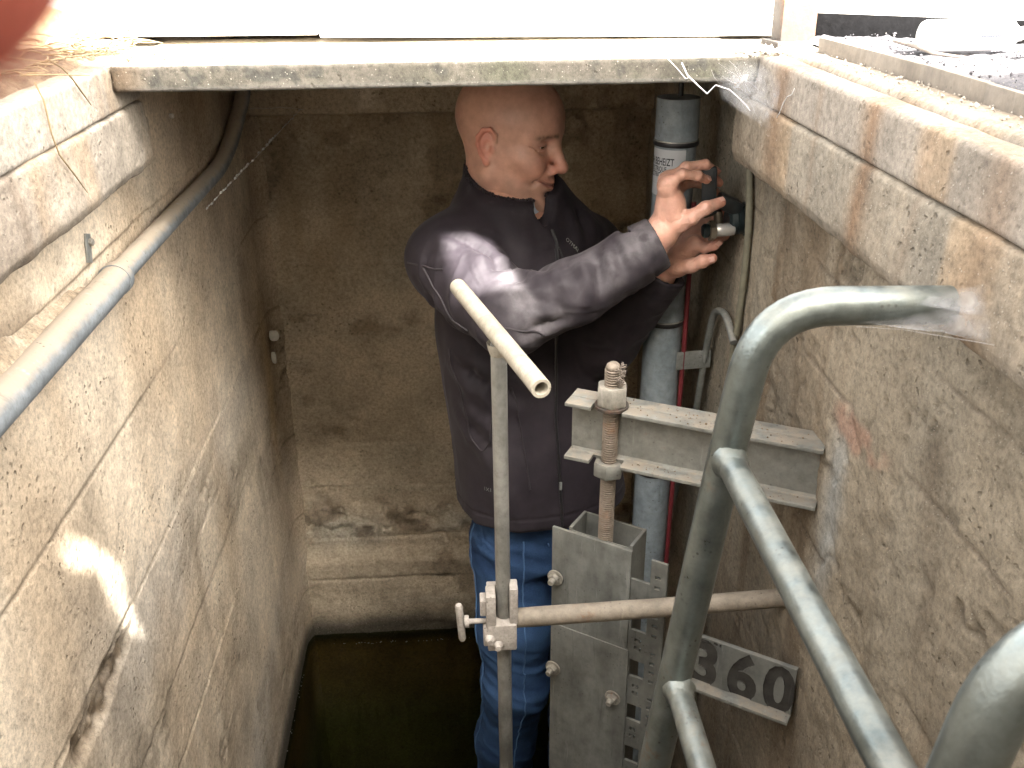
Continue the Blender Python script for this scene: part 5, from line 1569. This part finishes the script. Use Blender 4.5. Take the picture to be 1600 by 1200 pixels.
seam([(.182, 1.75, -.385), (.20, 1.75, -.43)], .0016, .001, 'zip', 'pocket_zip')

# --- shirt collar showing at the throat
sf = Field((-.01, 1.74, -.40), (.22, 1.96, -.20), .003)
sf.cap((.115, 1.842, -.40), (.106, 1.846, -.28), .080, .0715, .01)
sf.op(lambda X, Y, Z: -((X - .102) * .144 + (Y - 1.838) * -.343 + (Z + .274) * .928), (-.02, 1.7, -.42), (.24, 1.98, -.24), .003, mode='s')
sV, sQ = sf.mesh()
MAT['shirt'] = plain('pale_blue_shirt', (.46, .54, .66), .8, var=.06, scale=120)
mk('shirt', relax(sV, sQ, 1), sQ, MAT['shirt'], man)

# --- jeans
nf = Field((-.09, 1.56, -1.90), (.40, 2.02, -.86), .0050)
def pelvis(X, Y, Z):
    a, b = .150 + 0 * Z, .112
    x_, y_ = X - .166, Y - 1.80
    hd = math.radians(14); fx, fy = math.sin(hd), -math.cos(hd)
    v = x_ * fx + y_ * fy; u = -x_ * fy + y_ * fx
    k0 = ((np.abs(u) / a) ** 2.4 + (np.abs(v) / b) ** 2.4) ** (1 / 2.4)
    return np.maximum((k0 - 1) * .112, np.maximum(-1.09 - Z, Z + .88))
nf.op(pelvis, (-.02, 1.66, -1.10), (.34, 1.94, -.87), .02)
KR = [(.098, 1.775, -1.06), (.100, 1.725, -1.25), (.100, 1.700, -1.41), (.078, 1.735, -1.60), (.072, 1.765, -1.83)]
KL = [(.236, 1.81, -1.06), (.250, 1.79, -1.25), (.258, 1.775, -1.42), (.262, 1.82, -1.62), (.262, 1.86, -1.83)]
for K in (KR, KL): nf.chain(K, [.088, .080, .067, .066, .064], .03)
nf.op(lambda X, Y, Z: Z + 1.845, (-.1, 1.5, -1.95), (.4, 2.0, -1.845), .002, mode='s')
nV, nQ = nf.mesh(); nV = relax(nV, nQ, 2, .5); nN = vnormals(nV, nQ)
x, y, z = nV.T
q = ridge(fbm(x * 7 + z * 9, y * 6, z * 20 + x * 8, 3)); q2 = ridge(fbm(x * 5, y * 5, z * 34 + x * 14, 2))
kn = np.exp(-((z + 1.40) / .10) ** 2) + .8 * ss(-1.60, -1.80, z) + .5 * np.exp(-((z + 1.02) / .06) ** 2)
nV = nV + nN * ((q - .6) * (.007 + .007 * kn) + (q2 - .6) * .007 * kn + .004 * (fbm(x * 30, y * 30, z * 30, 3) - .5))[:, None]
fade = ss(.5, .9, q) * .35 + .45 * np.exp(-((z + 1.25) / .16) ** 2) * ss(1.75, 1.68, y)
def jeans_mat():
    m, nt, bs = newmat('blue_denim')
    at = nd(nt, 'ShaderNodeAttribute', attribute_name='fade')
    n = noise(nt, pos(nt), 45, 6, .7); w = noise(nt, pos(nt, (300, 300, 900)), 1.0, 3, .7)
    base = ramp(nt, n, [(.3, (.010, .024, .064)), (.7, (.019, .042, .104))])
    base = mixrgb(nt, math_(nt, 'MULTIPLY', at.outputs['Fac'], .50, clamp=True), base, (.070, .150, .30))
    base = mixrgb(nt, 1.0, base, ramp(nt, w, [(.3, .8), (.7, 1.25)]), 'MULTIPLY')
    lk(nt, base, bs.inputs['Base Color']); bs.inputs['Roughness'].default_value = .85; bs.inputs['Specular IOR Level'].default_value = .15
    bump(nt, bs, math_(nt, 'ADD', w, n), .3, .0015)
    return m
MAT['jeans'] = jeans_mat()
jn = mk('jeans', nV, nQ, MAT['jeans'], man, True, attrs={'fade': np.clip(fade, 0, 1)})
bvn = BVHTree.FromPolygons([tuple(v) for v in nV], [tuple(q_) for q_ in nQ.tolist()])
MAT['stitch'] = plain('denim_seam', (.055, .12, .24), .8, bstr=0)
def jseam(fn):
    P = []
    for K in (KR, KL):
        P = []
        for z_ in np.linspace(-1.0, -1.82, 90):
            zs = [k[2] for k in K][::-1]
            cx, cy_ = np.interp(z_, zs, [k[0] for k in K][::-1]), np.interp(z_, zs, [k[1] for k in K][::-1])
            c, n_, _, _ = bvn.find_nearest(Vector((cx + fn[0], cy_ + fn[1], z_))); P.append(c + n_ * .0004)
        MB().tube(P, .0017, 6).build('seam', MAT['stitch'], jn)
jseam((.02, -.095)); jseam((-.085, -.02))
MAT['boot'] = plain('black_boot', (.02, .018, .016), .5)
for K in (KR, KL):
    f_ = Field((K[-1][0] - .10, K[-1][1] - .26, -1.900), (K[-1][0] + .14, K[-1][1] + .12, -1.78), .006)
    c = K[-1]
    f_.cap((c[0], c[1] + .02, -1.80), (c[0], c[1] + .02, -1.86), .050, .046, .02)
    f_.cap((c[0], c[1] + .03, -1.868), (c[0] + .045, c[1] - .17, -1.868), .036, .040, .03)
    f_.cap((c[0], c[1], -1.84), (c[0] + .03, c[1] - .11, -1.862), .042, .036, .03)
    f_.op(lambda X, Y, Z: Z + 1.8945, (c[0] - .2, c[1] - .4, -1.95), (c[0] + .2, c[1] + .2, -1.8945), .002, mode='s')
    v_, q_ = f_.mesh(); mk('boot', relax(v_, q_, 1), q_, MAT['boot'], man)
# ------------------------------------------------------------------ small things
def lathe_between(a, b, prof, seg=24):
    a = Vector(a); b = Vector(b); return lathe(a, b - a, prof, seg)
# white bottle lying on the bitumen
bo = thing('bottle', (.63, 1.2, .022), 'small white plastic bottle lying on the sunlit bitumen before the slab step', 'bottle')
BA, BB = (.566, 1.200, .0408), (.712, 1.203, .0408)
MB().add(*lathe_between(BA, BB, [(0, .0001), (.0004, .012), (.003, .0165), (.008, .0185), (.104, .0185), (.113, .0165), (.122, .0085), (.130, .0080), (.130, .0001)], 28)).build('body', MAT['white'], bo)
MB().add(*lathe_between((.694, 1.2026, .0408), BB, [(0, .0098), (.012, .0098), (.020, .0050), (.0205, .0001)], 18)).build('cap', MAT['rusty'], bo)
def patch(a0, a1, t0, t1, mat, name):
    V = []; Fc = []; n = 8
    for i in range(n + 1):
        t = t0 + (t1 - t0) * i / n
        for x_ in (a0, a1): V.append((x_, 1.2015 - .0188 * math.cos(t), .0408 + .0188 * math.sin(t)))
    for i in range(n): Fc.append((i * 2, i * 2 + 1, i * 2 + 3, i * 2 + 2))
    mk(name, V, Fc, MAT[mat], bo)
patch(.584, .596, -.35, .60, 'paleblue', 'print'); patch(.632, .658, -.05, .12, 'ink', 'print')
# twig, leaf
tw = MB().tube([(.575, 1.290, .026), (.566, 1.20, .0275), (.560, 1.146, .027), (.572, 1.122, .0265), (.590, 1.104, .0262)], [.0022, .0024, .0022, .0016, .0007], 7)
tag(tw.build('twig', MAT['twig']), 'thin dark twig lying on the pale bitumen in front of the white bottle', 'twig')
lf = []
for i in range(9):
    t = i / 8; w = .0075 * math.sin(pi * t) ** .8
    for s_ in (-1, 0, 1): lf.append((.662 + .030 * t + .002 * s_, 1.150 + s_ * w, .026 + .011 * math.sin(pi * t) * (1 - .4 * abs(s_))))
tag(mk('leaf', lf, [(i * 3 + k, i * 3 + k + 1, i * 3 + k + 4, i * 3 + k + 3) for i in range(8) for k in (0, 1)], MAT['leaf']), 'single green leaf curled on the ground by the white bottle', 'leaf')

# stones on the left bank
def stone(c, r, mat, seed, name='stone', sq=(1, 1, 1)):
    bm = bmesh.new(); bmesh.ops.create_icosphere(bm, subdivisions=3, radius=1)
    V = np.array([tuple(v.co) for v in bm.verts]); Fc = [[v.index for v in f.verts] for f in bm.faces]; bm.free()
    V = np.sign(V) * np.abs(V) ** .75
    n = fbm(V[:, 0] * 1.6 + seed, V[:, 1] * 1.6, V[:, 2] * 1.6, 4)
    V = V * (.72 + .56 * n)[:, None] * np.array(sq) * r + np.array(c)
    return mk(name, V, Fc, MAT[mat])
tag(stone((-.600, 1.53, .030), .050, 'tan', 4, sq=(1.1, .8, .75)), 'tan sandstone lump on the soil at the left end of the lintel', 'stone')
tag(stone((-.71, 1.60, .035), .065, 'tan', 9, sq=(.9, 1.2, .8)), 'larger ochre stone beyond the tan lump on the soil bank', 'stone')
tag(stone((-.548, 1.475, .012), .020, 'stone', 12), 'small grey stone beside the straw at the kerb corner', 'stone')

# dry grass lying over the kerb: many stalks, and three long single ones
def stalk(p, ang, L, r, droop=.3, lift=.15):
    P = []
    for i in range(6):
        t = i / 5; a = ang + droop * t
        P.append((p[0] + L * t * math.cos(a), p[1] + L * t * math.sin(a), p[2] + L * lift * math.sin(pi * t) * .5))
    return P
gs = MB()
for i in range(230):
    y_ = random.uniform(.55, 1.62); x_ = -.478 - abs(random.gauss(0, .055)) - .004
    z_ = .014 + .022 * random.random() * min(1, (-.478 - x_) / .03)
    if random.random() < .30: y_ = random.gauss(1.42, .05); x_ = -.50 + random.uniform(-.05, .06); z_ = .012 + .01 * random.random()
    L_ = random.uniform(.02, .085)
    gs.tube(stalk((x_, y_, z_), random.uniform(0, 6.28), L_, 0, random.uniform(-.8, .8), random.uniform(0, .25)), [.0011, .0011, .001, .0009, .0008, .0005], 5)
tag(gs.build('dry_grass', MAT['straw'], auto=False), kind='stuff')
for P_, lb in (([(-.462, 1.192, .030), (-.457, 1.215, .018), (-.4555, 1.237, .003), (-.4555, 1.262, -.018), (-.4555, 1.284, -.036)], 'long straw stalk hanging over the smooth face of the pale kerb near the lintel'),
               ([(-.462, 1.142, .012), (-.4565, 1.143, -.008), (-.4560, 1.144, -.045), (-.4545, 1.150, -.070), (-.4520, 1.175, -.098), (-.4520, 1.205, -.128)], 'thin straw stalk crossing both courses of the pale kerb down to its lower edge')):
    tag(MB().tube(P_, [.0011] * (len(P_) - 1) + [.0006], 6).build('straw', MAT['straw']), lb, 'straw')

# crumbs of mortar and soil
def crumbs(n, fn, mat, name, rmin, rmax):
    mb = MB()
    for i in range(n):
        c = fn(); r = random.uniform(rmin, rmax) * random.choice((.6, .8, 1, 1))
        V = []
        for k in range(6):
            d = Vector(((1, 0, 0), (-1, 0, 0), (0, 1, 0), (0, -1, 0), (0, 0, 1), (0, 0, -1))[k]) * r * random.uniform(.6, 1.2)
            V.append(Vector(c) + d + Vector((random.uniform(-.3, .3), random.uniform(-.3, .3), 0)) * r)
        mb.add(V, [(0, 2, 4), (2, 1, 4), (1, 3, 4), (3, 0, 4), (2, 0, 5), (1, 2, 5), (3, 1, 5), (0, 3, 5)])
    o = mb.build(name, MAT[mat], None, False); tag(o, kind='stuff'); return o
U_ = random.uniform
crumbs(300, lambda: (U_(.474, .512), U_(.45, 1.45), .0075), 'stone', 'mortar_crumbs', .0008, .0028)
crumbs(110, lambda: (U_(-.45, .20) ** 1 if random.random() < .4 else U_(-.455, -.30), random.gauss(1.45, .025), .0015), 'soil', 'soil_crumbs', .001, .0040)
crumbs(60, lambda: (random.gauss(.425, .022), random.gauss(1.40, .03), .004), 'stone', 'gravel', .002, .0085)
crumbs(220, lambda: (U_(.525, .68), U_(.75, 1.40), .024), 'tar', 'bitumen_grit', .0010, .0028)
def on_flange():
    s = U_(.05, .36); n = U_(-.025, .022); c = B0 + Db * s + Nb * n
    return (c.x, c.y, ZT + .0008)
crumbs(70, on_flange, 'soil', 'flange_dirt', .0007, .0022)
def on_flange2():
    s = U_(.1, .36); n = -abs(random.gauss(.012, .006)) - .003; c = B0 + Db * s + Nb * max(n, -.027)
    return (c.x, c.y, ZB + .0068)
crumbs(60, on_flange2, 'soil', 'flange_dirt', .0007, .0022)
MAT['speck'] = plain('pale_specks', (.62, .60, .54), .8, bstr=0)
crumbs(46, lambda: (U_(-.45, .05), 2.43 + U_(-.004, .004), ZW + .0006), 'speck', 'floating_specks', .0010, .0022)
crumbs(40, lambda: (XL + .006, U_(1.35, 2.3), ZW + U_(.002, .03)), 'speck', 'wall_specks', .0008, .0018)
tag(stone((-.492, 2.40, -.812), .010, 'speck', 3, 'white_lump', (1.3, .5, 1.5)), 'white lump modelling a sun spot in the shaft corner, upper of two', 'lime lump')  # the two corner lumps stand in for spots of sun
tag(stone((-.496, 2.385, -.868), .009, 'speck', 5, 'white_lump', (.7, .5, 1.9)), 'white lump modelling a sun spot in the shaft corner, lower of two', 'lime lump')
tag(stone((-.502, 1.80, -.138), .0045, 'speck', 7, 'white_lump'), 'tiny white lime speck on the dark wall above the bend of the conduit', 'lime lump')

# dry moss caught on the head of the spindle
ms = MB()
for i in range(60):
    a = U_(-1.3, .5); h = U_(-.012, .030)
    p = Vector((SP0.x + .0125 * math.cos(a), SP0.y + .0125 * math.sin(a), SP0.z - h))
    Q_ = [p]
    d = Vector((math.cos(a), math.sin(a), U_(-.6, .6)))
    for k in range(4):
        d = (d + Vector((U_(-.9, .9), U_(-.9, .9), U_(-.9, .9)))).normalized(); Q_.append(Q_[-1] + d * .0024)
    ms.tube(Q_, [.0007, .0007, .0006, .0005, .0003], 4)
tag(ms.build('dry_moss', MAT['twig'], auto=False), kind='stuff')

# cobwebs
def sheet(name, A, B, C_, D, n=26, sag=.006, dens=1.0, seed=0):
    A, B, C_, D = [np.array(p, float) for p in (A, B, C_, D)]
    u, v = np.meshgrid(np.linspace(0, 1, n), np.linspace(0, 1, n), indexing='ij'); u = u.ravel()[:, None]; v = v.ravel()[:, None]
    P = A * (1 - u) * (1 - v) + B * u * (1 - v) + C_ * u * v + D * (1 - u) * v
    nr = np.cross(B - A, D - A); nr /= np.linalg.norm(nr)
    w = (4 * u * (1 - u) * 4 * v * (1 - v))
    P = P + nr[None, :] * sag * w + nr[None, :] * .006 * (fbm(P[:, 0] * 40 + seed, P[:, 1] * 40, P[:, 2] * 40, 3)[:, None] - .5)
    i = np.arange(n * n).reshape(n, n)
    q = np.stack([i[:-1, :-1], i[1:, :-1], i[1:, 1:], i[:-1, 1:]], -1).reshape(-1, 4)
    d = dens * (.04 + .96 * w[:, 0] ** .6) * (.5 + fbm(P[:, 0] * 25 + seed, P[:, 1] * 25, P[:, 2] * 25, 3))
    return P, q, d
def webthread(mb, pts, r=.0005, wob=.0015):
    P = densify(pts, .012); Q_ = [P[0]]
    for p in P[1:-1]: Q_.append(p + Vector((random.gauss(0, wob), random.gauss(0, wob), random.gauss(0, wob))))
    mb.tube(Q_ + [P[-1]], [r * U_(.6, 1.4) for _ in range(len(Q_) + 1)], 5)
w1 = thing('cobweb', (.41, 1.36, -.04), 'torn dusty cobweb with a bright thread in the lintel corner by the rusty kerb', 'cobweb')
P1, q1, d1_ = sheet('web_sheet', (.366, 1.381, -.010), (.427, 1.372, -.003), (.426, 1.285, -.088), (.376, 1.376, -.058), seed=2, dens=.48)
mk('web_sheet', P1, q1, MAT['web'], w1, True, attrs={'dens': d1_})
P1, q1, d1_ = sheet('web_sheet', (.424, 1.375, -.006), (.4255, 1.270, -.020), (.4255, 1.275, -.066), (.412, 1.355, -.085), seed=5, dens=.55)
mk('web_sheet', P1, q1, MAT['web'], w1, True, attrs={'dens': d1_})
tb = MB()
webthread(tb, [(.299, 1.380, -.003), (.314, 1.378, -.017), (.321, 1.376, -.027), (.330, 1.376, -.027)], .0007)
webthread(tb, [(.318, 1.378, -.008), (.326, 1.376, -.024), (.340, 1.374, -.036), (.355, 1.372, -.049), (.366, 1.371, -.037), (.386, 1.370, -.044)], .0010, .0006)
for k in range(6):
    a = Vector((.36 + .008 * k, 1.378, U_(-.03, -.003))); b = Vector((U_(.405, .427), 1.375 - .012 * k, U_(-.09, -.03)))
    webthread(tb, [a, (a + b) / 2 + Vector((0, 0, U_(-.008, .004))), b], U_(.00004, .00008))
webthread(tb, [(.386, 1.370, -.044), (.404, 1.355, -.062), (.412, 1.350, -.070)], .0006)
webthread(tb, [(.4255, 1.275, -.066), (.427, 1.255, -.045), (.4275, 1.225, -.022)], .0006)
tb.build('web_thread', MAT['thread_web'], w1, auto=False)['kind'] = 'stuff'
w2 = thing('cobweb', (.40, .73, -.14), 'bluish cobweb sheet stretched from the bent end of the ladder to the kerb', 'cobweb')
P1, q1, d1_ = sheet('web_sheet', (.335, .752, -.148), (.392, .745, -.146), (.4265, .690, -.143), (.4265, .705, -.110), seed=8, dens=.8)
mk('web_sheet', P1, q1, MAT['web'], w2, True, attrs={'dens': d1_})
P1, q1, d1_ = sheet('web_sheet', (.385, .747, -.128), (.400, .747, -.118), (.4265, .715, -.098), (.4265, .705, -.125), seed=9, dens=.7)
mk('web_sheet', P1, q1, MAT['web'], w2, True, attrs={'dens': d1_})
tb = MB()
webthread(tb, [(.340, .752, -.1490), (.375, .740, -.148), (.405, .716, -.146), (.4275, .688, -.142)], .00012, .0002)
tb.build('web_thread', MAT['thread_web'], w2, auto=False)
w3 = MB()
A3, B3 = Vector((-.462, 1.790, -.305)), Vector((-.325, 2.15, -.187))
for k in range(46):  # beads and gaps model the dashes of light on the strand
    t = k / 45
    if random.random() < .22: continue
    a = A3.lerp(B3, t); b = A3.lerp(B3, t + .017); r = (.0027 if t < .70 else .0008) * U_(.5, 1.2)
    j = Vector((random.gauss(0, .0008), random.gauss(0, .0008), random.gauss(0, .0008)))
    w3.tube([a + j, (a + b) / 2 + j, b + j], [r * .6, r, r * .5], 6)
webthread(w3, [A3, A3.lerp(B3, .5) + Vector((0, 0, -.002)), B3], .0004, .0003)
webthread(w3, [(-.47, 2.33, -.215), (-.40, 2.30, -.208), (-.33, 2.22, -.20)], .0004, .001)
tag(w3.build('cobweb', MAT['thread_web'], auto=False), 'white cobweb strand beside the bend of the conduit, its lit dashes modelled as beads', 'cobweb')

# the photographer's hand with the phone behind the lens: a fingertip strays over the corner of the view
cR, cU, cF = Vector(r2), Vector(u2), Vector(fwd); cO = Vector((0, 0, CAM_Z))
def cs(r, u, f): return tuple(cO + cR * r + cU * u + cF * f)
ph_ = thing('person', cs(-.06, -.02, -.04), 'blurred reddish fingertip of the photographer in the top corner of the view', 'person')
PHH = {'wrist': cs(-.082, -.055, -.070), 'arm': [cs(-.115, -.13, -.095), cs(-.082, -.055, -.070)], 'armr': [.030, .026],
  'palm': [cs(-.074, .000, -.050), cs(-.076, -.030, -.052)],
  'index': [cs(-.066, .022, -.040), cs(-.050, .036, -.004), cs(-.031, .0245, .0195), cs(-.0176, .0130, .0237)],
  'middle': [cs(-.070, .002, -.045), cs(-.058, .008, -.002), cs(-.043, -.002, .006), cs(-.030, -.008, .003)],
  'ring': [cs(-.072, -.018, -.046), cs(-.060, -.016, -.004), cs(-.046, -.024, .005), cs(-.032, -.026, .003)],
  'little': [cs(-.072, -.036, -.048), cs(-.060, -.036, -.008), cs(-.048, -.042, .003), cs(-.036, -.044, .002)],
  'thumb': [cs(-.062, -.018, -.060), cs(-.046, -.010, -.050), cs(-.028, -.006, -.036), cs(-.008, -.006, -.027)]}
al = np.array([p for k_ in ('arm', 'palm', 'index', 'middle', 'ring', 'little', 'thumb') for p in PHH[k_]])
pV, pQ, pC = hand(PHH, al.min(0) - .04, al.max(0) + .04, .0014)
pC = pC * np.array([.60, .30, .27])[None, :]  # light coming through the finger is put into the red colour
mk('hand', pV, pQ, MAT['skin'], ph_, True, col=pC)
e_ = Vector(cs(-.36, -.62, -.20)); s0_ = Vector(cs(-.105, -.105, -.088))
V, Fc = tube([s0_, s0_.lerp(e_, .3), s0_.lerp(e_, .6), e_], [.040, .046, .054, .060], 20)
MB().add(V, Fc).build('sleeve', MAT['jacket'], ph_)
pb = MB().box(cs(.050, -.018, -.0115), (cR, cU, cF), (.075, .037, .004), .002)
tag(pb.build('phone', MAT['black']), 'black phone held at the opening, its lens taking the view', 'phone')
